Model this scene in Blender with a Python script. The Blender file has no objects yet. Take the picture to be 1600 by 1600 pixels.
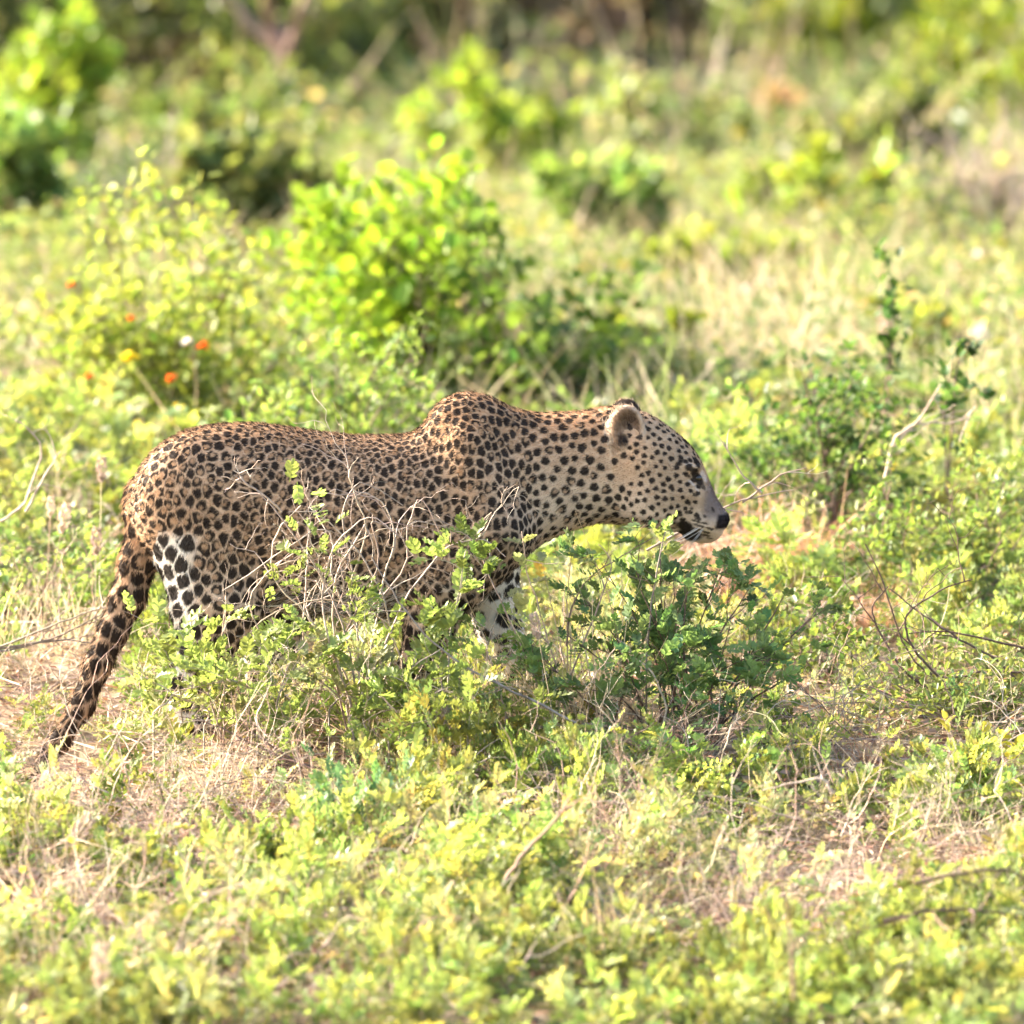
import bpy, math, random
import numpy as np
from mathutils import Vector, Matrix, kdtree

# ------------------------------------------------------------------ camera, light, exposure
scene = bpy.context.scene
COL = scene.collection
random.seed(7)
rng = np.random.default_rng(7)

CAM = np.array([0.0, -20.0, 2.45])
AIM = np.array([0.0, 0.0, 0.445])
LENS = 346.0
cam_data = bpy.data.cameras.new("camera")
cam_data.lens = LENS
cam_data.sensor_width = 36
cam_data.clip_start = 0.5
cam_data.clip_end = 3000
cam_data.dof.use_dof = True
cam_data.dof.focus_distance = float(np.linalg.norm(AIM - CAM)) - 0.2
cam_data.dof.aperture_fstop = 3.75
cam = bpy.data.objects.new("camera", cam_data)
COL.objects.link(cam)
cam.location = CAM
cam.rotation_euler = Vector(AIM - CAM).to_track_quat('-Z', 'Y').to_euler()
scene.camera = cam

SUN_DIR = np.array([-0.85, 0.33, 0.42])          # towards the sun: from behind left, low
SUN_DIR /= np.linalg.norm(SUN_DIR)
SUN_EL = math.asin(SUN_DIR[2])
SUN_AZ = math.atan2(SUN_DIR[0], SUN_DIR[1])
world = bpy.data.worlds.new("World")
scene.world = world
world.use_nodes = True
wn = world.node_tree
wn.nodes.clear()
wo = wn.nodes.new("ShaderNodeOutputWorld")
wb = wn.nodes.new("ShaderNodeBackground")
ws = wn.nodes.new("ShaderNodeTexSky")
ws.sky_type = 'NISHITA'
ws.sun_disc = False
ws.sun_elevation = SUN_EL
ws.sun_rotation = SUN_AZ
ws.air_density = 1.0
ws.dust_density = 5.0
ws.ozone_density = 1.0
wb.inputs[1].default_value = 0.15
wn.links.new(ws.outputs[0], wb.inputs[0])
wn.links.new(wb.outputs[0], wo.inputs[0])

sun_data = bpy.data.lights.new("sun", 'SUN')
sun_data.energy = 5.0
sun_data.angle = math.radians(0.5)
sun_data.color = (1.0, 0.91, 0.80)
sun = bpy.data.objects.new("sun", sun_data)
COL.objects.link(sun)
sun.location = (-20, 12, 12)
sun.rotation_euler = Vector(-SUN_DIR).to_track_quat('-Z', 'Y').to_euler()

scene.view_settings.view_transform = 'Standard'
scene.view_settings.look = 'None'
scene.view_settings.exposure = 2.42
scene.view_settings.gamma = 1.0
scene.view_settings.use_curve_mapping = False
scene.render.engine = 'CYCLES'
scene.cycles.max_bounces = 8
scene.cycles.transmission_bounces = 6
scene.cycles.transparent_max_bounces = 8

# ------------------------------------------------------------------ layout helpers
S = 2.09 / 1600.0                                # metres per photo pixel where the leopard stands
_f = (AIM - CAM) / np.linalg.norm(AIM - CAM)
_r = np.array([1.0, 0.0, 0.0])
_u = np.cross(_r, _f)

def ray(px, py):
    d = _f + (px - 800) / 1600 * 36 / LENS * _r + (800 - py) / 1600 * 36 / LENS * _u
    return d / np.linalg.norm(d)

def at(px, py, Y):
    """the point in the upright plane y=Y that stands at this place of the picture"""
    d = ray(px, py)
    return CAM + d * (Y - CAM[1]) / d[1]

def smooth(a, b, x):
    t = np.clip((x - a) / (b - a), 0, 1)
    return t * t * (3 - 2 * t)

def gz(x, y):
    """height of the ground"""
    x = np.asarray(x, float); y = np.asarray(y, float)
    z = np.where(y > 0, 0.26, 0.40) * np.tanh(y / 4.0)
    z = z + 0.018 * np.sin(x * 5.1 + y * 1.3) * np.cos(y * 2.7 - x) + 0.012 * np.sin(x * 11 + 2) * np.sin(y * 7 + x * 3)
    z = z - 0.15 * np.exp(-((x + 0.99) ** 2 + (y + 0.1) ** 2) / 0.12)
    z = z + 0.25 * smooth(8, 40, y) * np.sin(x * 0.5 + 0.7) * np.sin(y * 0.21)
    return z

def ground_at(px, py):
    d = ray(px, py)
    t = 14.0
    p = CAM + d * t
    while t < 90:
        p = CAM + d * t
        if p[2] < gz(p[0], p[1]):
            break
        t += 0.03
    return np.array([p[0], p[1], float(gz(p[0], p[1]))])

# ------------------------------------------------------------------ object helpers
def tag(o, label=None, cat=None, group=None, kind=None):
    if label: o['label'] = label
    if cat: o['category'] = cat
    if group: o['group'] = group
    if kind: o['kind'] = kind
    return o

def link(name, data, parent=None, mat=None):
    o = bpy.data.objects.new(name, data)
    COL.objects.link(o)
    if parent is not None: o.parent = parent
    if mat is not None and data is not None:
        if len(data.materials) == 0: data.materials.append(mat)
    return o

def np_mesh(name, V, F, col=None, smooth_shade=False):
    """mesh from an (n,3) array and a list of (m,k) face arrays"""
    if not isinstance(F, (list, tuple)): F = [F]
    F = [np.asarray(f, np.int32) for f in F if len(f)]
    me = bpy.data.meshes.new(name)
    V = np.ascontiguousarray(V, np.float32)
    me.vertices.add(len(V)); me.vertices.foreach_set('co', V.ravel())
    nl = sum(f.size for f in F); npoly = sum(len(f) for f in F)
    me.loops.add(nl); me.loops.foreach_set('vertex_index', np.concatenate([f.ravel() for f in F]))
    tot = np.concatenate([np.full(len(f), f.shape[1], np.int32) for f in F])
    st = np.concatenate([[0], np.cumsum(tot)[:-1]]).astype(np.int32)
    me.polygons.add(npoly); me.polygons.foreach_set('loop_start', st)
    if smooth_shade: me.polygons.foreach_set('use_smooth', np.ones(npoly, bool))
    me.update(calc_edges=True)
    if col is not None:
        a = me.attributes.new('Col', 'FLOAT_COLOR', 'POINT')
        c = np.ones((len(V), 4), np.float32); c[:, :3] = col
        a.data.foreach_set('color', c.ravel())
    return me

class Buf:
    """collects geometry of one mesh"""
    def __init__(self):
        self.V = []; self.Q = []; self.T = []; self.C = []; self.n = 0
    def add(self, V, F, col):
        V = np.asarray(V, np.float32).reshape(-1, 3); F = np.asarray(F, np.int32)
        c = np.empty((len(V), 3), np.float32); c[:] = col
        (self.Q if F.shape[1] == 4 else self.T).append(F + self.n)
        self.V.append(V); self.C.append(c); self.n += len(V)
    def scatter(self, tmpl, R, s, p, col):
        """N copies of a template (V, F): rotations (N,3,3), scales (N,), places (N,3), colours (N,3)"""
        TV, TF = tmpl
        N = len(p); k = len(TV)
        V = np.einsum('nij,kj->nki', R, TV) * np.asarray(s).reshape(-1, 1, 1) + p[:, None, :]
        F = (TF[None] + (np.arange(N) * k)[:, None, None]).reshape(-1, TF.shape[1])
        self.add(V.reshape(-1, 3), F, np.repeat(np.asarray(col, np.float32), k, axis=0))
    def tube(self, pts, r0, r1, col, sides=3):
        pts = np.asarray(pts, float); n = len(pts)
        t = np.gradient(pts, axis=0); t /= np.linalg.norm(t, axis=1)[:, None] + 1e-9
        a = np.array([0.31, 0.87, 0.39]); u = np.cross(t, a); u /= np.linalg.norm(u, axis=1)[:, None] + 1e-9
        v = np.cross(t, u)
        rad = np.linspace(r0, r1, n)
        ang = np.arange(sides) * 2 * math.pi / sides
        V = pts[:, None, :] + rad[:, None, None] * (np.cos(ang)[None, :, None] * u[:, None, :] + np.sin(ang)[None, :, None] * v[:, None, :])
        i = np.arange(n - 1)[:, None] * sides; j = np.arange(sides)[None]
        F = np.stack([i + j, i + (j + 1) % sides, i + sides + (j + 1) % sides, i + sides + j], -1).reshape(-1, 4)
        self.add(V.reshape(-1, 3), F, col)
    def mesh(self, name, smooth_shade=False):
        return np_mesh(name, np.concatenate(self.V), ([np.concatenate(self.Q)] if self.Q else []) + ([np.concatenate(self.T)] if self.T else []),
                       np.concatenate(self.C), smooth_shade)

def frames(d, up=None, roll=None):
    """rotations whose x axis runs along d (N,3); z leans to up"""
    d = d / (np.linalg.norm(d, axis=1)[:, None] + 1e-9)
    if up is None: up = np.tile([0.03, 0.02, 1.0], (len(d), 1))
    y = np.cross(up, d); y /= np.linalg.norm(y, axis=1)[:, None] + 1e-9
    z = np.cross(d, y)
    if roll is not None:
        c, s_ = np.cos(roll)[:, None], np.sin(roll)[:, None]
        y, z = y * c + z * s_, z * c - y * s_
    return np.stack([d, y, z], -1)

def rdir(n, lo=-1.0, hi=1.0):
    """random directions, z between lo and hi"""
    z = rng.uniform(lo, hi, n); a = rng.uniform(0, 2 * math.pi, n); r = np.sqrt(np.clip(1 - z * z, 0, 1))
    return np.stack([r * np.cos(a), r * np.sin(a), z], -1)

# ------------------------------------------------------------------ materials
def new_mat(name):
    m = bpy.data.materials.new(name); m.use_nodes = True
    nt = m.node_tree; nt.nodes.clear()
    return m, nt, nt.nodes.new("ShaderNodeOutputMaterial")

def leaf_mat(name, trans=0.5, rough=0.42, vary=0.0, tcol=(1.27, 1.28, 0.74)):
    m, nt, out = new_mat(name)
    N, L = nt.nodes, nt.links
    at_ = N.new("ShaderNodeAttribute"); at_.attribute_name = 'Col'
    col = at_.outputs['Color']
    if vary:
        oi = N.new("ShaderNodeObjectInfo")
        hs = N.new("ShaderNodeHueSaturation")
        mr = N.new("ShaderNodeMapRange"); mr.inputs['To Min'].default_value = 1 - vary; mr.inputs['To Max'].default_value = 1 + vary
        mh = N.new("ShaderNodeMapRange"); mh.inputs['To Min'].default_value = 0.5 - vary * 0.06; mh.inputs['To Max'].default_value = 0.5 + vary * 0.06
        L.new(oi.outputs['Random'], mr.inputs['Value']); L.new(oi.outputs['Random'], mh.inputs['Value'])
        L.new(mr.outputs[0], hs.inputs['Value']); L.new(mh.outputs[0], hs.inputs['Hue'])
        L.new(col, hs.inputs['Color']); col = hs.outputs[0]
    p = N.new("ShaderNodeBsdfPrincipled"); p.inputs['Roughness'].default_value = rough
    p.inputs['Specular IOR Level'].default_value = 0.25
    L.new(col, p.inputs['Base Color'])
    mul = N.new("ShaderNodeVectorMath"); mul.operation = 'MULTIPLY'; mul.inputs[1].default_value = tcol
    L.new(col, mul.inputs[0])
    t = N.new("ShaderNodeBsdfTranslucent"); L.new(mul.outputs[0], t.inputs['Color'])
    mx = N.new("ShaderNodeMixShader"); mx.inputs[0].default_value = trans
    L.new(p.outputs[0], mx.inputs[1]); L.new(t.outputs[0], mx.inputs[2]); L.new(mx.outputs[0], out.inputs[0])
    return m

def matte_mat(name, rough=0.8, noise=None, spec=0.2):
    m, nt, out = new_mat(name)
    N, L = nt.nodes, nt.links
    at_ = N.new("ShaderNodeAttribute"); at_.attribute_name = 'Col'
    p = N.new("ShaderNodeBsdfPrincipled"); p.inputs['Roughness'].default_value = rough
    p.inputs['Specular IOR Level'].default_value = spec
    col = at_.outputs['Color']
    if noise:
        tc = N.new("ShaderNodeTexCoord"); nz = N.new("ShaderNodeTexNoise"); nz.inputs['Scale'].default_value = noise; nz.inputs['Detail'].default_value = 6
        mr = N.new("ShaderNodeMapRange"); mr.inputs['From Min'].default_value = 0.3; mr.inputs['From Max'].default_value = 0.7
        mr.inputs['To Min'].default_value = 0.65; mr.inputs['To Max'].default_value = 1.3
        sc = N.new("ShaderNodeVectorMath"); sc.operation = 'SCALE'
        L.new(tc.outputs['Object'], nz.inputs['Vector']); L.new(nz.outputs[0], mr.inputs['Value'])
        L.new(col, sc.inputs[0]); L.new(mr.outputs[0], sc.inputs['Scale']); col = sc.outputs[0]
    L.new(col, p.inputs['Base Color']); L.new(p.outputs[0], out.inputs[0])
    return m

M_LEAF = leaf_mat('leaf_green', 0.45, vary=0.25)
M_BROAD = leaf_mat('leaf_broad', 0.48, rough=0.55, vary=0.15)
M_DRY = leaf_mat('dry_grass', 0.3, rough=0.6, vary=0.2, tcol=(1.1, 1.0, 0.85))
M_TWIG = matte_mat('twig_bark', 0.75, noise=90)
M_FLOWER = leaf_mat('petal', 0.4, rough=0.5, tcol=(1.1, 1.0, 0.9))

# ------------------------------------------------------------------ ground
def build_ground():
    xs = np.concatenate([np.linspace(-1500, -60, 12), np.linspace(-40, -8, 16), np.linspace(-6, 6, 160), np.linspace(8, 40, 16), np.linspace(60, 1500, 12)])
    ys = np.concatenate([np.linspace(-1500, -40, 8), np.linspace(-30, -8, 16), np.linspace(-7, 8, 200), np.linspace(8.5, 60, 100), np.linspace(80, 2500, 14)])
    X, Y = np.meshgrid(xs, ys, indexing='ij')
    Z = gz(X, Y) - 0.012
    n, m = X.shape
    V = np.stack([X, Y, Z], -1).reshape(-1, 3)
    i = np.arange(n - 1)[:, None] * m; j = np.arange(m - 1)[None]
    F = np.stack([i + j, i + m + j, i + m + j + 1, i + j + 1], -1).reshape(-1, 4)
    me = np_mesh('ground', V, F, None, True)
    mt, nt, out = new_mat('dry_soil')
    N, L = nt.nodes, nt.links
    tc = N.new("ShaderNodeTexCoord")
    n1 = N.new("ShaderNodeTexNoise"); n1.inputs['Scale'].default_value = 2.2; n1.inputs['Detail'].default_value = 8
    n2 = N.new("ShaderNodeTexNoise"); n2.inputs['Scale'].default_value = 60; n2.inputs['Detail'].default_value = 8
    cr = N.new("ShaderNodeValToRGB")
    cr.color_ramp.elements[0].position = 0.32; cr.color_ramp.elements[0].color = (0.20, 0.135, 0.085, 1)
    cr.color_ramp.elements[1].position = 0.68; cr.color_ramp.elements[1].color = (0.40, 0.31, 0.21, 1)
    e = cr.color_ramp.elements.new(0.5); e.color = (0.31, 0.22, 0.15, 1)
    mr = N.new("ShaderNodeMapRange"); mr.inputs['From Min'].default_value = 0.3; mr.inputs['From Max'].default_value = 0.7
    mr.inputs['To Min'].default_value = 0.6; mr.inputs['To Max'].default_value = 1.3
    sc = N.new("ShaderNodeVectorMath"); sc.operation = 'SCALE'
    p = N.new("ShaderNodeBsdfPrincipled"); p.inputs['Roughness'].default_value = 0.95; p.inputs['Specular IOR Level'].default_value = 0.1
    bp = N.new("ShaderNodeBump"); bp.inputs['Strength'].default_value = 0.6; bp.inputs['Distance'].default_value = 0.01
    L.new(tc.outputs['Object'], n1.inputs['Vector']); L.new(tc.outputs['Object'], n2.inputs['Vector'])
    L.new(n1.outputs[0], cr.inputs[0]); L.new(n2.outputs[0], mr.inputs['Value'])
    # away from the dry patch the soil carries a green film of seedlings too small to build
    ln_ = N.new("ShaderNodeVectorMath"); ln_.operation = 'LENGTH'
    gm = N.new("ShaderNodeMapRange"); gm.inputs['From Min'].default_value = 5; gm.inputs['From Max'].default_value = 14; gm.inputs['To Max'].default_value = 0.85
    gx = N.new("ShaderNodeMix"); gx.data_type = 'RGBA'; gx.inputs['B'].default_value = (0.125, 0.15, 0.045, 1)
    L.new(tc.outputs['Object'], ln_.inputs[0]); L.new(ln_.outputs['Value'], gm.inputs['Value'])
    L.new(gm.outputs[0], gx.inputs['Factor']); L.new(cr.outputs[0], gx.inputs['A'])
    L.new(gx.outputs['Result'], sc.inputs[0]); L.new(mr.outputs[0], sc.inputs['Scale'])
    L.new(sc.outputs[0], p.inputs['Base Color']); L.new(n2.outputs[0], bp.inputs['Height']); L.new(bp.outputs[0], p.inputs['Normal'])
    L.new(p.outputs[0], out.inputs[0])
    tag(link('ground', me, None, mt), 'dry sandy ground under the scrub', None, None, 'structure')
build_ground()

# ------------------------------------------------------------------ leopard
# The body is one implicit surface in units of photo pixels (px: along the body, Y: across, py: downwards), meshed by surface nets.
TORSO = np.array([  # px, top, bottom, half width
    (196, 785, 800, 12), (206, 752, 838, 36), (222, 722, 866, 56), (250, 693, 890, 74), (290, 671, 915, 86), (340, 661, 930, 92), (400, 660, 938, 92),
    (450, 666, 946, 92), (500, 674, 954, 96), (560, 680, 962, 101), (620, 679, 965, 104), (665, 674, 960, 104),
    (700, 664, 952, 101), (740, 650, 935, 96), (780, 641, 910, 89), (815, 641, 873, 80), (850, 645, 845, 71),
    (900, 642, 824, 65), (945, 638, 813, 63), (985, 645, 806, 52), (1005, 690, 780, 20)], float)
HEAD = np.array([
    (925, 672, 770, 20), (940, 650, 796, 45), (962, 640, 807, 60), (985, 638, 812, 68), (1010, 643, 817, 70), (1035, 657, 822, 66), (1058, 674, 827, 59),
    (1078, 692, 833, 51), (1093, 712, 842, 45), (1103, 735, 844, 42), (1112, 760, 843, 39), (1121, 778, 838, 35), (1129, 790, 826, 28), (1135, 799, 815, 16), (1138, 806, 810, 5)], float)

def table(T, n=600, sig=4.0):
    x = np.linspace(T[0, 0], T[-1, 0], n)
    dx = x[1] - x[0]
    k = np.exp(-0.5 * (np.arange(-60, 61) * dx / sig) ** 2); k /= k.sum()
    out = [x]
    for c in (1, 2, 3):
        v = np.interp(x, T[:, 0], T[:, c]); v = np.convolve(np.pad(v, 60, mode='edge'), k, 'valid'); out.append(v)
    return out
TT, HT = table(TORSO, sig=9), table(HEAD, sig=3.5)

def sections(X, Y, Z, T, p=2.25):
    top = np.interp(X, T[0], T[1]); bot = np.interp(X, T[0], T[2]); hw = np.interp(X, T[0], T[3])
    zc = (top + bot) / 2; rz = (bot - top) / 2
    q = (np.abs((Z - zc) / rz) ** p + np.abs(Y / hw) ** p) ** (1 / p)
    f = (q - 1) * np.minimum(rz, hw)
    dx = np.maximum(np.maximum(T[0][0] - X, X - T[0][-1]), 0)
    return np.where(dx > 0, np.sqrt(np.maximum(f, 0) ** 2 + dx ** 2), f)

def ell(X, Y, Z, c, r):
    q = np.sqrt(((X - c[0]) / r[0]) ** 2 + ((Y - c[1]) / r[1]) ** 2 + ((Z - c[2]) / r[2]) ** 2)
    return (q - 1) * min(r)

def cone(X, Y, Z, a, b, ys=1.0):
    """tapered capsule from a to b, each (px, Y, py, radius); ys > 1 flattens it across"""
    ax, ay, az, ra = a; bx, by, bz, rb = b
    dx, dy, dz = bx - ax, (by - ay), bz - az
    px_, py_, pz_ = X - ax, Y - ay, Z - az
    t = np.clip((px_ * dx + py_ * dy + pz_ * dz) / (dx * dx + dy * dy + dz * dz), 0, 1)
    ex, ey, ez = px_ - t * dx, (py_ - t * dy) * ys, pz_ - t * dz
    return np.sqrt(ex * ex + ey * ey + ez * ez) - (ra + (rb - ra) * t)

def smin(a, b, k):
    h = np.clip(0.5 + 0.5 * (b - a) / k, 0, 1)
    return b + (a - b) * h - k * h * (1 - h)
def smax(a, b, k): return -smin(-a, -b, k)

def f_torso(X, Y, Z):
    f = sections(X, Y, Z, TT)
    for s in (-1, 1):
        f = smin(f, ell(X, Y, Z, (732, 34 * s, 672), (66, 36, 58)), 26)          # shoulder blades stand above the spine
        f = smin(f, cone(X, Y, Z, (735, 62 * s, 690, 34), (770, 70 * s, 820, 48)), 30)
        f = smin(f, cone(X, Y, Z, (775, 62 * s, 830, 50), (700, 70 * s, 890, 46)), 30)
    return f
def chain(X, Y, Z, P, ys=1.0, k=14):
    f = None
    for a, b in zip(P[:-1], P[1:]):
        g = cone(X, Y, Z, a, b, ys); f = g if f is None else smin(f, g, k)
    return f
def paw(X, Y, Z, f, x, y, z):
    f = smin(f, ell(X, Y, Z, (x, y, z), (30, 25, 17)), 10)
    for k in (-1.5, -0.5, 0.5, 1.5):
        f = smin(f, ell(X, Y, Z, (x + 24 - 3 * abs(k), y + 12 * k, z + 4), (15, 7, 11)), 4)
    return f
def f_leg(i, X, Y, Z):
    if i == 0:      # near hind
        f = chain(X, Y, Z, [(315, -36, 775, 92), (338, -44, 870, 84), (335, -48, 935, 70)], 1.75)
        g = chain(X, Y, Z, [(345, -50, 940, 66), (325, -52, 1005, 44), (284, -54, 1062, 27), (292, -56, 1112, 21)], 1.35)
        return paw(X, Y, Z, smin(f, g, 26), 312, -57, 1128)
    if i == 1:      # far hind, swung forward
        f = chain(X, Y, Z, [(320, 36, 775, 92), (390, 44, 880, 80), (440, 48, 930, 60)], 1.7)
        g = chain(X, Y, Z, [(445, 50, 935, 52), (425, 52, 1000, 40), (405, 54, 1050, 27), (428, 54, 1105, 22)], 1.3)
        return paw(X, Y, Z, smin(f, g, 24), 448, 54, 1122)
    if i == 2:      # near fore, at the end of its stride
        f = chain(X, Y, Z, [(735, -62, 860, 58), (692, -62, 915, 47), (672, -60, 970, 37), (655, -58, 1030, 28), (640, -58, 1085, 23)], 1.15, 20)
        return paw(X, Y, Z, f, 655, -58, 1122)
    f = chain(X, Y, Z, [(755, 56, 850, 60), (765, 56, 925, 42), (778, 56, 985, 33), (812, 56, 1045, 26), (850, 56, 1090, 22)], 1.15, 20)
    return paw(X, Y, Z, f, 872, 56, 1112)
TAIL = [(224, -2, 772, 29), (229, -8, 828, 29), (215, -14, 876, 27), (200, -20, 932, 25), (176, -28, 985, 21), (153, -36, 1035, 19), (129, -46, 1097, 16.5), (92, -58, 1155, 14), (44, -72, 1214, 9)]
def f_tail(X, Y, Z): return chain(X, Y, Z, TAIL, 1.1, 16)

YAW = 0.24
def head_y(X, Y): return Y + YAW * (X - 960)       # the head is turned a little to the viewer
def f_head(X, Y, Z):
    y = head_y(X, Y)
    f = sections(X, y, Z, HT, 2.2)
    for s in (-1, 1):
        f = smin(f, ell(X, y, Z, (1012, 48 * s, 778), (42, 24, 38)), 16)          # cheek
        f = smin(f, ell(X, y, Z, (1072, 38 * s, 722), (24, 14, 9)), 8)            # brow
        f = smax(f, -ell(X, y, Z, (1090, 53 * s, 741), (15, 12, 10)), 7)          # eye socket
        f = smin(f, ell(X, y, Z, (1062, 42 * s, 762), (26, 13, 12)), 10)          # cheekbone
        f = smin(f, ell(X, y, Z, (1099, 23 * s, 809), (25, 22, 19)), 7)           # whisker pad
        f = smax(f, -ell(X, y, Z, (1080, 38 * s, 827), (24, 16, 2.6)), 3)         # lip line
        f = smax(f, -ell(X, y, Z, (1133, 11 * s, 806), (7, 4, 3)), 2)             # nostril
    f = smin(f, ell(X, y, Z, (1086, 0, 834), (18, 24, 9)), 6)                     # chin
    f = smin(f, ell(X, y, Z, (1124, 0, 801), (13, 17, 10)), 6)                    # nose
    return f
def f_ear(s, X, Y, Z):
    y = head_y(X, Y)
    c = (978, 50 * s, 666)
    f = ell(X, y, Z, c, (29, 17, 41))
    return smax(f, -ell(X, y, Z, (c[0] + 5, c[1] + 15 * s, c[2] - 4), (23, 15, 31)), 4)

PARTS = [('torso', f_torso), ('hind_near', lambda *a: f_leg(0, *a)), ('hind_far', lambda *a: f_leg(1, *a)), ('fore_near', lambda *a: f_leg(2, *a)),
         ('fore_far', lambda *a: f_leg(3, *a)), ('tail', f_tail), ('head', f_head), ('ear_near', lambda *a: f_ear(-1, *a)), ('ear_far', lambda *a: f_ear(1, *a))]
BLEND = {'torso': 0, 'hind_near': 24, 'hind_far': 24, 'fore_near': 26, 'fore_far': 26, 'tail': 9, 'head': 22, 'ear_near': 7, 'ear_far': 7}
BOX = {'torso': (150, 1060, -150, 150, 580, 1010), 'hind_near': (190, 470, -150, 90, 640, 1170), 'hind_far': (190, 540, -90, 150, 640, 1170),
       'fore_near': (590, 840, -170, 60, 750, 1170), 'fore_far': (650, 940, -60, 170, 740, 1170), 'tail': (10, 300, -130, 80, 710, 1240),
       'head': (880, 1160, -150, 150, 590, 880), 'ear_near': (920, 1040, -120, 20, 600, 740), 'ear_far': (920, 1040, -20, 120, 600, 740)}

def surface_nets(f, org, h):
    nx, ny, nz = f.shape
    ins = f < 0
    c = np.zeros((nx - 1, ny - 1, nz - 1), np.int8)
    for i in (0, 1):
        for j in (0, 1):
            for k in (0, 1):
                c += ins[i:nx - 1 + i, j:ny - 1 + j, k:nz - 1 + k]
    act = (c > 0) & (c < 8)
    idx = np.argwhere(act)
    ids = np.full(act.shape, -1, np.int32); ids[act] = np.arange(len(idx))
    acc = np.zeros((len(idx), 3)); cnt = np.zeros(len(idx))
    cor = np.array([(i, j, k) for i in (0, 1) for j in (0, 1) for k in (0, 1)])
    for a in range(8):
        for b in range(a + 1, 8):
            if np.abs(cor[a] - cor[b]).sum() != 1: continue
            A = idx + cor[a]; B = idx + cor[b]
            va = f[A[:, 0], A[:, 1], A[:, 2]]; vb = f[B[:, 0], B[:, 1], B[:, 2]]
            m = (va < 0) != (vb < 0)
            t = va[m] / (va[m] - vb[m])
            acc[m] += A[m] + t[:, None] * (cor[b] - cor[a]); cnt[m] += 1
    V = org + (acc / cnt[:, None]) * h
    Q = []
    for ax in range(3):
        o1, o2 = [(1, 2), (2, 0), (0, 1)][ax]
        s0 = [slice(None)] * 3; s1 = [slice(None)] * 3; s0[ax] = slice(0, -1); s1[ax] = slice(1, None)
        a, b = ins[tuple(s0)], ins[tuple(s1)]
        E = np.argwhere(a != b)
        E = E[(E[:, o1] > 0) & (E[:, o2] > 0) & (E[:, o1] < f.shape[o1] - 1) & (E[:, o2] < f.shape[o2] - 1)]
        flip = a[E[:, 0], E[:, 1], E[:, 2]]
        u = np.zeros(3, int); u[o1] = 1; v = np.zeros(3, int); v[o2] = 1
        g = lambda P: ids[P[:, 0], P[:, 1], P[:, 2]]
        q = np.stack([g(E - u - v), g(E - v), g(E), g(E - u)], -1)
        q[flip] = q[flip][:, ::-1]
        Q.append(q)
    return V, np.concatenate(Q)

def leo_world(P):
    """implicit units (px, Y, py) to metres: upright in the plane y=0"""
    return np.stack([(P[:, 0] - 800) * S, P[:, 1] * S, (1140 - P[:, 2]) * S], -1)

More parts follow.
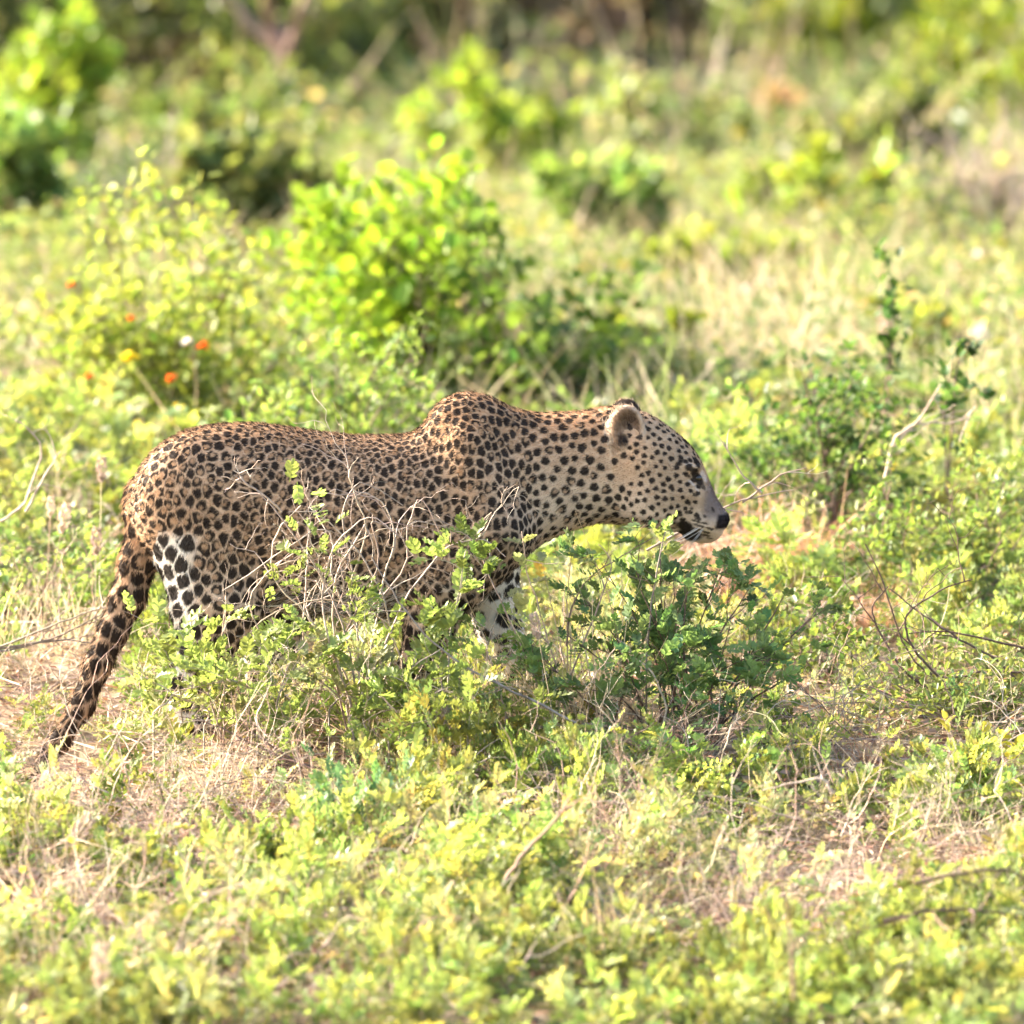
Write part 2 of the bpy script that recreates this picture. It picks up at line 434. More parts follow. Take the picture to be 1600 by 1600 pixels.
def build_leopard():
    h = 4.0
    lo = np.array([20.0, -148.0, 596.0]); hi = np.array([1152.0, 148.0, 1240.0])
    n = ((hi - lo) / h).astype(int) + 1
    ax = [(lo[k] + np.arange(n[k]) * h).astype(np.float32) for k in range(3)]
    F = np.full(n, 60.0, np.float32)
    for name, fn in PARTS:
        b = BOX[name]
        sl = tuple(slice(max(0, int((b[2 * k] - lo[k]) / h)), min(n[k], int((b[2 * k + 1] - lo[k]) / h) + 1)) for k in range(3))
        X, Y, Z = np.meshgrid(ax[0][sl[0]], ax[1][sl[1]], ax[2][sl[2]], indexing='ij')
        g = fn(X, Y, Z).astype(np.float32)
        k = BLEND[name]
        F[sl] = np.minimum(F[sl], g) if k == 0 else smin(F[sl], g, k)
    V, Q = surface_nets(F, lo, h)
    me = np_mesh('body', leo_world(V), Q, None, True)
    tmp = bpy.data.objects.new('tmp', me); COL.objects.link(tmp)
    sm = tmp.modifiers.new('s', 'SMOOTH'); sm.iterations = 2; sm.factor = 0.4
    sd = tmp.modifiers.new('d', 'SUBSURF'); sd.levels = 1; sd.render_levels = 1
    dg = bpy.context.evaluated_depsgraph_get()
    body = bpy.data.meshes.new_from_object(tmp.evaluated_get(dg))
    bpy.data.objects.remove(tmp); bpy.data.meshes.remove(me)
    body.name = 'body'
    nv = len(body.vertices)
    W = np.empty(nv * 3, np.float32); body.vertices.foreach_get('co', W); W = W.reshape(-1, 3).astype(float)
    NR = np.empty(nv * 3, np.float32); body.vertex_normals.foreach_get('vector', NR); NR = NR.reshape(-1, 3)
    X, Y, Z = W[:, 0] / S + 800, W[:, 1] / S, 1140 - W[:, 2] / S
    D = np.stack([fn(X, Y, Z) for _, fn in PARTS], 1)
    D[:, 0] += 4
    part = D.argmin(1)
    names = [p[0] for p in PARTS]
    isp = {nm: part == i for i, nm in enumerate(names)}
    head = isp['head'] | (isp['torso'] & (X > 985)); ear = isp['ear_near'] | isp['ear_far']
    # ---- ground colour of the coat
    tan = np.array([0.50, 0.342, 0.222]); orange = np.array([0.42, 0.245, 0.13]); cream = np.array([0.62, 0.49, 0.37]); white = np.array([0.82, 0.77, 0.69])
    C = np.tile(tan, (nv, 1))
    mix = lambda C, c, w: C + (np.asarray(c) - C) * np.clip(w, 0, 1)[:, None]
    C = mix(C, orange, smooth(720, 655, Z) * 0.75 * (X < 960))
    C = mix(C, orange, 0.6 * isp['tail'] * smooth(960, 830, Z))
    C = mix(C, cream, 0.85 * smooth(690, 800, Z) * smooth(780, 870, X) * ~ear)
    C = mix(C, white, smooth(905, 962, Z) * isp['torso'])
    C = mix(C, white, smooth(0.35, -0.75, NR[:, 2]) * smooth(860, 940, Z) * isp['torso'])
    hn = isp['hind_near']
    C = mix(C, cream, 0.7 * hn * smooth(800, 930, Z))
    C = mix(C, white, hn * smooth(322, 286, X) * smooth(812, 842, Z))
    inner = (isp['hind_far'] | isp['fore_far'])
    C = mix(C, white, inner * smooth(0.4, -0.3, NR[:, 1]) * smooth(840, 900, Z))
    C = mix(C, white, (isp['hind_near'] | isp['fore_near']) * smooth(-0.2, 0.5, NR[:, 1]) * smooth(860, 910, Z))
    C = mix(C, cream, 0.5 * isp['fore_near'] * smooth(850, 950, Z))
    C = mix(C, cream, 0.6 * isp['tail'] * smooth(-0.1, -0.9, NR[:, 2]))
    face = np.array([0.40, 0.285, 0.185])
    C = mix(C, face, 0.85 * head * smooth(985, 1040, X) * smooth(800, 775, Z))
    C = mix(C, (0.36, 0.22, 0.12), 0.4 * head * np.exp(-((X - 975) / 26) ** 2 - ((Z - 735) / 26) ** 2))
    mauve = np.array([0.15, 0.116, 0.105])
    brd = (X - 1088) - 0.55 * (790 - Z) * 0.35
    C = mix(C, mauve, 0.9 * head * smooth(0, 16, brd) * smooth(815, 795, Z))
    C = mix(C, white, 0.75 * head * smooth(812, 830, Z) * smooth(1100, 1080, X))
    C = mix(C, cream, 0.7 * head * np.exp(-((X - 1092) / 22) ** 2 - ((Z - 812) / 14) ** 2))
    # ---- spots: (place, half axes, angle) on the surface
    kd = kdtree.KDTree(nv)
    for i in range(nv): kd.insert(W[i], i)
    kd.balance()
    jit = rng.normal(size=(nv, 3))
    # spacing of the pattern in px, stretch along the height, blob size, share of rosettes
    def lerp_region():
        sp = np.full(nv, 15.0); st = np.full(nv, 1.75); rs = np.full(nv, 0.50); ro = np.full(nv, 0.5)
        def put(w, a, b, c, d):
            for arr, v in ((sp, a), (st, b), (rs, c), (ro, d)): arr += (v - arr) * w
        put(smooth(440, 370, X) * (Z < 1000), 21, 1.15, 0.46, 0.65)
        put(hn * smooth(770, 810, Z), 26, 1.0, 0.47, 0.55)
        put(smooth(665, 700, X), 16.5, 1.6, 0.45, 0.35)
        put(smooth(800, 850, X), 19.5, 1.05, 0.38, 0.18)
        put((isp['tail']) * smooth(760, 800, Z), 27, 1.35, 0.50, 0.10)
        put(smooth(870, 910, Z) * (isp['fore_near'] | isp['fore_far'] | (hn & (Z > 950)) | isp['hind_far']), 27, 1.0, 0.46, 0.05)
        put(hn * smooth(318, 290, X) * smooth(815, 840, Z), 36, 1.1, 0.40, 0.0)
        put(isp['fore_far'] & (Z > 870), 44, 0.8, 0.33, 0.0)
        put(head & (X > 975), 11.5, 1.0, 0.37, 0.0)
        sp *= np.where(head & (X > 975), 0.88, 0.72); sp *= np.where(X < 830, 0.88, 1.0); rs *= np.where(head & (X > 975), 1.2, np.where(X < 830, 1.5, 1.28))
        return sp, st, rs, ro
    sp, st, rs, ro = lerp_region()
    bare = (ear) | (head & (X > 1092) & (Z > 722)) | (head & (X > 1066) & (Z > 798)) | (np.hypot(X - 975, (Z - 730) * 0.8) < 17) & head
    order = rng.permutation(nv)[:90000]
    ki = []
    PX = np.stack([X, Y, Z], 1)
    acc = np.zeros((9000, 3)); accr = np.zeros(9000); accn = np.zeros((9000, 3)); na = 0
    for i in order:
        if bare[i]: continue
        d = acc[:na] - PX[i]; d[:, 2] /= st[i]
        # crowding folds of the flank: closer along the body
        dd = (d * d).sum(1)
        opp = (accn[:na] @ NR[i]) < -0.2
        rr = 0.5 * (accr[:na] + sp[i]) * (0.93 + 0.16 * ((i * 7919) % 97) / 97)
        if np.any((dd < rr * rr) & ~opp): continue
        acc[na] = PX[i]; accr[na] = sp[i]; accn[na] = NR[i]; ki.append(i); na += 1
        if na >= 8990: break
    dark = np.zeros(nv)
    mid = np.zeros(nv)
    def blob(center, n, a, b, ang, amt=1.0, soft=0.22, wob=0.085, target=dark, hole=0.0):
        """centre in metres, half axes a (along the height) and b in px"""
        R = max(a, b) * 1.5 * S
        hit = kd.find_range(center, R)
        if not hit: return
        ii = np.fromiter((h_[1] for h_ in hit), int, len(hit))
        n = Vector(n)
        up = Vector((0, 0, 1)); up = (up - n * up.dot(n))
        if up.length < 0.2: up = Vector((1, 0, 0)) - n * n.x
        up.normalize(); sd_ = up.cross(n)
        ca, sa = math.cos(ang), math.sin(ang)
        e1 = np.array(up * ca + sd_ * sa); e2 = np.array(sd_ * ca - up * sa)
        d = (W[ii] - np.asarray(center)) / S
        u, v = d @ e1, d @ e2
        th = np.arctan2(v / b, u / a); ph = random.uniform(0, 6.28)
        q = np.sqrt((u / a) ** 2 + (v / b) ** 2) * (1 + wob * np.sin(3 * th + ph) + wob * 0.7 * np.sin(5 * th + 2 * ph))
        w = smooth(1 + soft, 1 - soft, q) * amt * ((NR[ii] @ np.array(n)) > 0.1)
        if hole:
            oa = random.uniform(0, 6.28); ox = 0.34 * math.cos(oa); oy = 0.34 * math.sin(oa)
            hq = np.sqrt((u / a - ox) ** 2 + (v / b - oy) ** 2) / hole
            hw = smooth(1.25, 0.75, hq)
            mid[ii] = np.maximum(mid[ii], hw * w); w = w * (1 - 0.9 * hw)
        target[ii] = np.maximum(target[ii], w)
    for i in ki:
        s_, r_ = sp[i], rs[i] * random.uniform(0.8, 1.18)
        stz = st[i]
        tilt = random.gauss(0, 0.3)
        if isp['torso'][i]: tilt += 0.25 * math.sin(X[i] / 60.0)
        if random.random() < ro[i]:
            blob(W[i], NR[i], s_ * r_ * stz * 1.0, s_ * r_ * 1.08, tilt, wob=0.12, hole=random.uniform(0.36, 0.52))
        else:
            a, b = s_ * r_ * stz * 0.92, s_ * r_
            blob(W[i], NR[i], a, b, tilt)
            if random.random() < 0.10:
                c = Vector(W[i]) + Vector((random.uniform(-1, 1), 0, random.choice((-1, 1)))) * s_ * 0.33 * S
                co, j, _ = kd.find(c); blob(W[j], NR[j], a * 0.6, b * 0.6, random.uniform(-1, 1))
    # neighbouring spots never run together: a light net stays between them
    kc = kdtree.KDTree(na)
    zs = 1 / 1.5
    for q, i in enumerate(ki): kc.insert((X[i], Y[i], Z[i] * zs), q)
    kc.balance()
    for i in np.nonzero(dark > 0.02)[0]:
        (_, _, d1), (_, _, d2) = kc.find_n((X[i], Y[i], Z[i] * zs), 2)
        g = (d2 - d1) * 0.5
        t = min(1.0, max(0.0, (g - 0.35) / 1.2))
        dark[i] *= t * t * (3 - 2 * t)
    # marks of the face, both sides
    def mark(px, py, a, b, deg, amt=1.0, target=dark, soft=0.25):
        for s in (-1, 1):
            yh = s * np.interp(px, HT[0], HT[3]) * 0.9 - YAW * (px - 960)
            w = np.array([(px - 800) * S, yh * S, (1140 - py) * S])
            co, j, _ = kd.find(w)
            sel = (np.abs(X - px) < max(a, b) * 1.5) & (np.abs(Z - py) < max(a, b) * 1.5) & head & (NR[:, 1] * s > -0.25)
            ii = np.nonzero(sel)[0]
            th = math.radians(deg); u = (X[ii] - px) * math.cos(th) + (Z[ii] - py) * math.sin(th); v = -(X[ii] - px) * math.sin(th) + (Z[ii] - py) * math.cos(th)
            q = np.sqrt((u / a) ** 2 + (v / b) ** 2)
            target[ii] = np.maximum(target[ii], smooth(1 + soft, 1 - soft, q) * amt)
    light = np.zeros(nv)
    mark(1098, 737, 11, 3.2, 60, 0.45, light); mark(1089, 759, 10, 2.0, 65, 0.4, light); mark(1077, 718, 9, 2.6, 15, 0.5, light); mark(1079, 746, 7, 2.0, 40, 0.45, light)
    mark(1088, 738, 17, 6.5, 58); mark(1080, 725, 12, 3.6, 12, 0.95); mark(1074, 735, 5, 2.5, 30, 0.9); mark(1097, 752, 7, 3, 58, 0.8)
    for p in [(1063, 707, 5, 3, 40), (1070, 713, 5, 3, 20), (1078, 712, 4, 2.6, 30), (1060, 716, 5, 3.6, 0), (1088, 716, 9, 3.2, 60), (1094, 703, 8, 3, 55), (1084, 697, 7, 2.6, 50),
              (1074, 687, 8, 3, 45), (1103, 725, 4, 3, 70)]: mark(*p)
    for p in [(1090, 802, 5, 2.6, 12), (1100, 798, 3.5, 2.2, 15), (1087, 806, 8, 1.9, 14), (1100, 809, 6, 1.9, 14), (1092, 813, 11, 1.8, 14), (1108, 817, 7, 1.9, 14), (1088, 819, 12, 2.0, 14),
              (1104, 824, 6, 1.8, 14)]: mark(*p, 0.9)
    mark(1070, 815, 13, 9, 20); mark(1078, 829, 19, 11, 6); mark(1101, 829, 9, 1.8, 10, 0.9); mark(1108, 834, 6, 1.6, 8, 0.8); mark(1113, 788, 5, 2, 60, 0.8)
    for p in [(1062, 796, 4, 3, 0), (1072, 792, 3.5, 2.6, 0), (1080, 786, 3, 2.4, 20), (1084, 775, 3, 2.4, 20), (1076, 778, 3.4, 2.6, 10), (1083, 764, 3.4, 2.4, 60)]: mark(*p, 0.9)
    nose = smooth(1115, 1122, X + 0.25 * (Z - 806)) * smooth(794, 799, Z) * smooth(822, 816, Z) * head
    # ear: brown hollow with a dark pit, black back
    yl = head_y(X, Y)
    for nm, s in (('ear_near', -1), ('ear_far', 1)):
        e = isp[nm]
        C = mix(C, (0.27, 0.175, 0.11), 0.9 * e)
        C = mix(C, (0.085, 0.055, 0.04), 0.92 * e * np.exp(-((X - 985) / 17) ** 2 - ((Z - 650) / 20) ** 2))
        C = mix(C, (0.45, 0.35, 0.25), 0.8 * e * smooth(960, 951, X))
        C = mix(C, (0.02, 0.016, 0.014), 0.9 * e * smooth(0.1, -0.4, NR[:, 1] * s))
        C = mix(C, (0.5, 0.38, 0.26), 0.7 * e * np.exp(-((X - 985) / 16) ** 2 - ((Z - 692) / 9) ** 2))
        eq = np.sqrt(((X - 977) / 27) ** 2 + ((Z - 664) / 38) ** 2)
        C = mix(C, (0.50, 0.39, 0.29), 0.8 * e * smooth(0.78, 0.95, eq) * (Z < 685) * smooth(-0.2, 0.2, NR[:, 1] * s))
        C = mix(C, (0.02, 0.014, 0.012), 0.95 * (e | head) * np.exp(-((X - 972) / 8.5) ** 4 - ((Z - 682) / 9.5) ** 4))
    mott = 1 + 0.05 * np.sin(W[:, 0] * 31 + 2 * np.sin(W[:, 2] * 27)) + 0.035 * jit[:, 0]
    C = C * mott[:, None]
    dark = np.where(isp['tail'] & (Z > 1120), np.maximum(dark, smooth(1130, 1200, Z) * 0.6), dark)
    C = mix(C, np.array([0.42, 0.25, 0.135]), mid * 0.7)
    C = mix(C, (0.58, 0.52, 0.48), light)
    C = mix(C, (0.018, 0.013, 0.011), dark * 0.97)
    C = mix(C, (0.016, 0.012, 0.012), nose)
    C = np.clip(C, 0.008, 0.9)
    a = body.attributes.new('Col', 'FLOAT_COLOR', 'POINT')
    c4 = np.ones((nv, 4), np.float32); c4[:, :3] = C; a.data.foreach_set('color', c4.ravel())

    root = bpy.data.objects.new('leopard', None); COL.objects.link(root)
    tag(root, 'spotted leopard walking to the right through low scrub with its head lowered', 'leopard')
    skin = matte_mat('leopard_coat', 0.75, spec=0.15)
    link('body', body, root, skin)

    # ---- fur
    nf = len(body.polygons)
    fc = np.empty(nf * 3, np.float32); body.polygons.foreach_get('center', fc); fc = fc.reshape(-1, 3)
    fa = np.empty(nf, np.float32); body.polygons.foreach_get('area', fa)
    lv = np.empty(nf * 4, np.int32); body.loops.foreach_get('vertex_index', lv); lv = lv.reshape(-1, 4)
    NH = 230000
    dens = fa * np.where(head[lv[:, 0]], 2.4, 1.0)
    pick = rng.choice(nf, NH, p=dens / dens.sum())
    uv = rng.random((NH, 2))
    q = W[lv[pick]]
    p = (q[:, 0] * ((1 - uv[:, :1]) * (1 - uv[:, 1:])) + q[:, 1] * (uv[:, :1] * (1 - uv[:, 1:])) + q[:, 2] * (uv[:, :1] * uv[:, 1:]) + q[:, 3] * ((1 - uv[:, :1]) * uv[:, 1:]))
    corner = (np.round(uv[:, 0]) * 1 + np.where(np.round(uv[:, 0]) == 1, np.round(uv[:, 1]), 3 * np.round(uv[:, 1]))).astype(int)
    vi = lv[pick, corner]
    nrm = NR[vi]; x_, z_ = X[vi], Z[vi]; hd = head[vi]; er = ear[vi]
    flow = np.tile([-1.0, 0.0, -0.45], (NH, 1))
    leg = ~isp['torso'][vi] & ~hd & ~er
    flow[leg] = [-0.25, 0, -1.0]
    flow[isp['tail'][vi]] = [-0.35, 0, -1.0]
    flow[hd] = [-1.0, 0, -0.15]; flow[hd & (z_ > 795)] = [-0.8, 0, -0.6]
    flow[er] = [-0.3, 0, 1.0]
    flow += rng.normal(0, 0.16, (NH, 3))
    flow -= nrm * (flow * nrm).sum(1)[:, None]; flow /= np.linalg.norm(flow, axis=1)[:, None] + 1e-6
    ln = np.full(NH, 0.0065)
    ln[hd] = 0.0034; ln[hd & (x_ > 1080)] = 0.0032
    ln[er] = 0.0075
    ln[(z_ > 915) & isp['torso'][vi]] = 0.018
    ln[isp['tail'][vi]] = 0.010
    ln[(hd | isp['torso'][vi]) & (z_ > 795) & (x_ > 830) & (x_ < 1060)] = 0.007
    ln *= rng.uniform(0.5, 1.1, NH)
    lift = np.where(hd, 0.30, 0.36) + rng.normal(0, 0.08, NH)
    guard = rng.random(NH) < 0.14
    ln[guard] *= 1.7; lift[guard] += 0.3
    d1 = flow * np.cos(lift)[:, None] + nrm * np.sin(lift)[:, None]
    d2 = flow * np.cos(lift * 0.4)[:, None] + nrm * np.sin(lift * 0.4)[:, None]
    P = np.stack([p - nrm * 0.001, p + d1 * ln[:, None] * 0.5, p + (d1 + d2) * 0.5 * ln[:, None]], 1)
    hc = bpy.data.hair_curves.new('fur'); hc.add_curves([3] * NH)
    hc.attributes['position'].data.foreach_set('vector', P.astype(np.float32).ravel())
    ra = hc.attributes.get('radius') or hc.attributes.new('radius', 'FLOAT', 'POINT')
    ra.data.foreach_set('value', np.tile(np.array([0.00042, 0.00036, 0.0001], np.float32), NH))
    hcol = np.ones((NH, 4), np.float32)
    hcol[:, :3] = np.clip(C[vi] * rng.uniform(0.82, 1.2, (NH, 1)), 0.006, 0.95)
    ca = hc.attributes.new('Col', 'FLOAT_COLOR', 'CURVE'); ca.data.foreach_set('color', hcol.ravel())
    fm, nt, out = new_mat('fur')
    at_ = nt.nodes.new("ShaderNodeAttribute"); at_.attribute_name = 'Col'
    df = nt.nodes.new("ShaderNodeBsdfDiffuse"); tr = nt.nodes.new("ShaderNodeBsdfTranslucent"); mx = nt.nodes.new("ShaderNodeMixShader"); mx.inputs[0].default_value = 0.25
    nt.links.new(at_.outputs['Color'], df.inputs['Color']); nt.links.new(at_.outputs['Color'], tr.inputs['Color'])
    nt.links.new(df.outputs[0], mx.inputs[1]); nt.links.new(tr.outputs[0], mx.inputs[2]); nt.links.new(mx.outputs[0], out.inputs[0])
    tag(link('fur', hc, root, fm), kind='stuff')

    # ---- eyes and whiskers
    em, nt, out = new_mat('eye_gloss')
    pb = nt.nodes.new("ShaderNodeBsdfPrincipled"); pb.inputs['Base Color'].default_value = (0.02, 0.014, 0.008, 1); pb.inputs['Roughness'].default_value = 0.08
    nt.links.new(pb.outputs[0], out.inputs[0])
    ph = np.linspace(0, math.pi, 9); tt = np.linspace(0, 2 * math.pi, 13)[:-1]
    EV = np.array([(math.sin(a) * math.cos(b), math.sin(a) * math.sin(b), math.cos(a)) for a in ph for b in tt])
    EF = np.array([(i * 12 + j, i * 12 + (j + 1) % 12, (i + 1) * 12 + (j + 1) % 12, (i + 1) * 12 + j) for i in range(8) for j in range(12)])
    eye_me = np_mesh('eye', EV * 0.0095, EF, None, True)
    for s in (-1, 1):
        e = link('eye', eye_me, root, em)
        e.location = leo_world(np.array([[1089, 34 * s - YAW * 129, 740]]))[0]
    wm = matte_mat('whisker', 0.5)
    for k in range(16):
        s = -1 if k < 10 else 1
        b = Buf()
        px, py = random.uniform(1082, 1106), random.uniform(808, 824)
        L = random.uniform(50, 95); an = math.radians(random.uniform(118, 150))
        pts = []
        for t in np.linspace(0, 1, 7):
            pts.append((px + L * t * math.cos(an) - 6 * t * t, s * (38 + 26 * t) - YAW * (px - 960), py + L * t * math.sin(an) * (1 - 0.25 * t)))
        dk = k % 5 == 0
        b.tube(leo_world(np.array(pts)), 0.00045, 0.00012, (0.03, 0.025, 0.02) if dk else (0.85, 0.82, 0.78), 3)
        link('whisker', b.mesh('whisker'), root, wm)
    return root
build_leopard()

# ------------------------------------------------------------------ leaves and stems
def leaflet(l, w, fold=0.18):
    """folded oblong blade from the origin along +x: two quads"""
    V = np.array([(0, 0, 0), (0.30 * l, 0.5 * w, fold * w), (0.78 * l, 0.46 * w, fold * w * 0.8), (l, 0, -0.04 * l), (0.78 * l, -0.46 * w, fold * w * 0.8), (0.30 * l, -0.5 * w, fold * w)])
    return V, np.array([(0, 3, 2, 1), (0, 5, 4, 3)])
def rhomb(l, w):
    return np.array([(0, 0, 0), (0.55 * l, 0.5 * w, 0.1 * w), (l, 0, -0.03 * l), (0.55 * l, -0.5 * w, 0.1 * w)]), np.array([(0, 3, 2, 1)])
def blade(l, w, bend=0.3):
    """narrow grass blade rising along +x, bending to -z"""
    t = np.linspace(0, 1, 4)
    V = []
    for a in t: V += [(l * a, 0.5 * w * (1 - a * 0.85), -bend * l * a * a), (l * a, -0.5 * w * (1 - a * 0.85), -bend * l * a * a)]
    return np.array(V), np.array([(2 * i, 2 * i + 2, 2 * i + 3, 2 * i + 1) for i in range(3)])
def pinnate(L, pairs, ll, lw, droop=0.25, ang=58, quad=False):
    """compound leaf along +x: leaflets in pairs and one at the tip"""
    TV, TF = (rhomb if quad else leaflet)(ll, lw)
    V, F, n = [], [], 0
    for k in range(pairs * 2 + 1):
        i = k // 2; tip = k == pairs * 2
        t = 1.0 if tip else 0.22 + 0.75 * i / max(1, pairs - 1) * 0.97
        a = 0.0 if tip else math.radians(ang) * (1 - 0.25 * t) * (1 if k % 2 else -1)
        sc = 1.0 if tip else 0.72 + 0.5 * math.sin(math.pi * min(1, t * 0.9))
        roll = 0.3 * math.sin(k * 2.3)
        p = np.array([L * t * 0.92, 0, -droop * L * t * t])
        R = np.array(Matrix.Rotation(a, 3, 'Z') @ Matrix.Rotation(roll, 3, 'X') @ Matrix.Rotation(-0.25 + 0.2 * math.sin(k * 1.7), 3, 'Y'))
        V.append((TV * sc) @ R.T + p); F.append(TF + n); n += len(TV)
    w = 0.0007
    ts = np.linspace(0, 0.95, 3)
    for a in (0, 1):
        pass
    st = np.array([(L * t, s * w, -droop * L * t * t) for t in ts for s in (1, -1)])
    V.append(st); F.append(np.array([(0, 1, 3, 2), (2, 3, 5, 4)]) + n)
    return np.concatenate(V), np.concatenate(F)

# real leaf colours (linear)
YEL = np.array([0.210, 0.258, 0.086]); GRN = np.array([0.140, 0.190, 0.052]); BLU = np.array([0.070, 0.120, 0.055]); PALE = np.array([0.32, 0.33, 0.17])
GOLD = np.array([0.33, 0.29, 0.05]); STRAW = np.array([0.46, 0.37, 0.25]); RUST = np.array([0.39, 0.225, 0.135]); TWIG = np.array([0.35, 0.275, 0.22]); BARK = np.array([0.13, 0.085, 0.065])
DARKTWIG = np.array([0.115, 0.075, 0.055])

def vcol(base, n, v=0.22, hue=0.12):
    c = np.asarray(base)[None] * np.clip(rng.normal(1, v, (n, 1)), 0.4, 1.7)
    c = c * np.clip(1 + rng.normal(0, hue, (n, 3)) * np.array([1, 0.4, 1]), 0.5, 1.6)
    return np.clip(c, 0.005, 0.85)

def branch_lines(p, d, length, r, depth, bend=0.35, grav=-0.05, kids=3, step=None, out=None, spread=0.8, ratio=0.6):
    """crooked branching twigs: list of (points, r0, r1)"""
    if out is None: out = []
    n = max(4, int(length / (step or 0.03)))
    n = min(n, 12)
    d = np.asarray(d, float) / np.linalg.norm(d); p = np.asarray(p, float)
    pts = [p.copy()]; h = length / n
    for i in range(n):
        d = d + rng.normal(0, bend * 0.5, 3) + np.array([0, 0, grav])
        d /= np.linalg.norm(d); p = p + d * h; pts.append(p.copy())
        if depth > 0 and i > 0 and rng.random() < kids / n:
            s = d + rng.normal(0, spread, 3); s /= np.linalg.norm(s)
            branch_lines(p, s, length * ratio * rng.uniform(0.6, 1.1), r * 0.62, depth - 1, bend, grav, kids, step, out, spread, ratio)
    out.append((np.array(pts), r, r * 0.35))
    return out

def line_points(lines, n, from_=0.25):
    """n random places with directions on polylines"""
    w = np.array([len(l[0]) - 1 for l in lines], float); k = rng.choice(len(lines), n, p=w / w.sum())
    P = np.empty((n, 3)); D = np.empty((n, 3))
    for i, a in enumerate(k):
        pts = lines[a][0]; t = rng.uniform(from_, 1) * (len(pts) - 1.001); j = int(t); f = t - j
        P[i] = pts[j] * (1 - f) + pts[j + 1] * f; D[i] = pts[j + 1] - pts[j]
    return P, D / (np.linalg.norm(D, axis=1)[:, None] + 1e-9)

def stems_mesh(name, lines, col, sides=3):
    b = Buf()
    for pts, r0, r1 in lines: b.tube(pts, r0, r1, vcol(col, 1, 0.15, 0.05)[0], sides)
    return b.mesh(name)

def leaf_dirs(D, n, out=0.9, upb=0.35):
    d = D * 0.5 + rdir(n) * out; d[:, 2] += upb
    return d

# ------------------------------------------------------------------ one low shrub (several shapes), seen again and again
def low_shrub_meshes(kind, k):
    lines = []
    R, H, ns = kind['r'], kind['h'], kind['stems']
    for i in range(ns):
        a = rng.uniform(0, 6.283); e = rng.uniform(0.25, 1.45)
        d = np.array([math.cos(a) * math.cos(e) * R / H, math.sin(a) * math.cos(e) * R / H, math.sin(e)])
        branch_lines(rng.normal(0, R * 0.18, 3) * [1, 1, 0], d, math.hypot(R * math.cos(e), H * math.sin(e)) * rng.uniform(0.7, 1.1), 0.0016, 1, 0.22, -0.01, 1.6, 0.03, lines, 0.6, 0.5)
    P, D = line_points(lines, kind['leaves'], 0.3)
    b = Buf()
    n = len(P)
    for v in range(3):
        m = np.arange(n) % 3 == v
        T = pinnate(kind['L'] * (0.8 + 0.2 * v), kind['pairs'], kind['ll'], kind['lw'], 0.15 + 0.15 * v, 55, kind.get('quad', True)) if kind['pairs'] else leaflet(kind['ll'], kind['lw'])
        nn = int(m.sum())
        top = smooth(0.0, 1.0, P[m][:, 2:3] / H)
        c = vcol(kind['col'], nn, 0.2, 0.1)
        tip = rng.random((nn, 1)) < kind.get('tip', 0.25)
        c = np.where(tip, c * np.array([1.5, 1.25, 1.1]), c)
        b.scatter(T, frames(leaf_dirs(D[m], nn), roll=rng.normal(0, 0.5, nn)), rng.uniform(0.65, 1.2, nn), P[m], np.clip(c, 0, 0.8))
    return stems_mesh('stems', lines, kind.get('stem', TWIG)), b.mesh('foliage')

KINDS = {
    'yellow': dict(r=0.15, h=0.12, stems=13, leaves=125, L=0.05, pairs=5, ll=0.0135, lw=0.0068, col=YEL),
    'green':  dict(r=0.15, h=0.14, stems=12, leaves=120, L=0.052, pairs=5, ll=0.014, lw=0.007, col=GRN),
    'pale':   dict(r=0.17, h=0.12, stems=13, leaves=125, L=0.055, pairs=6, ll=0.012, lw=0.005, col=PALE),
    'blue':   dict(r=0.15, h=0.16, stems=12, leaves=110, L=0.055, pairs=5, ll=0.016, lw=0.009, col=BLU * 1.4),
    'feather': dict(r=0.17, h=0.20, stems=15, leaves=210, L=0.055, pairs=5, ll=0.0155, lw=0.0078, col=YEL, stem=TWIG * 0.8, tip=0.4),
    'far':    dict(r=0.26, h=0.24, stems=10, leaves=150, L=0.055, pairs=0, ll=0.045, lw=0.026, col=YEL * 0.8),
    'fardark': dict(r=0.26, h=0.28, stems=10, leaves=150, L=0.055, pairs=0, ll=0.045, lw=0.026, col=GRN * 0.9),
}
SHRUB = {k: [low_shrub_meshes(v, i) for i in range(4 if v['pairs'] else 3)] for k, v in KINDS.items()}
for k in SHRUB:
    for st_, fo_ in SHRUB[k]:
        st_.materials.append(M_TWIG); fo_.materials.append(M_LEAF)

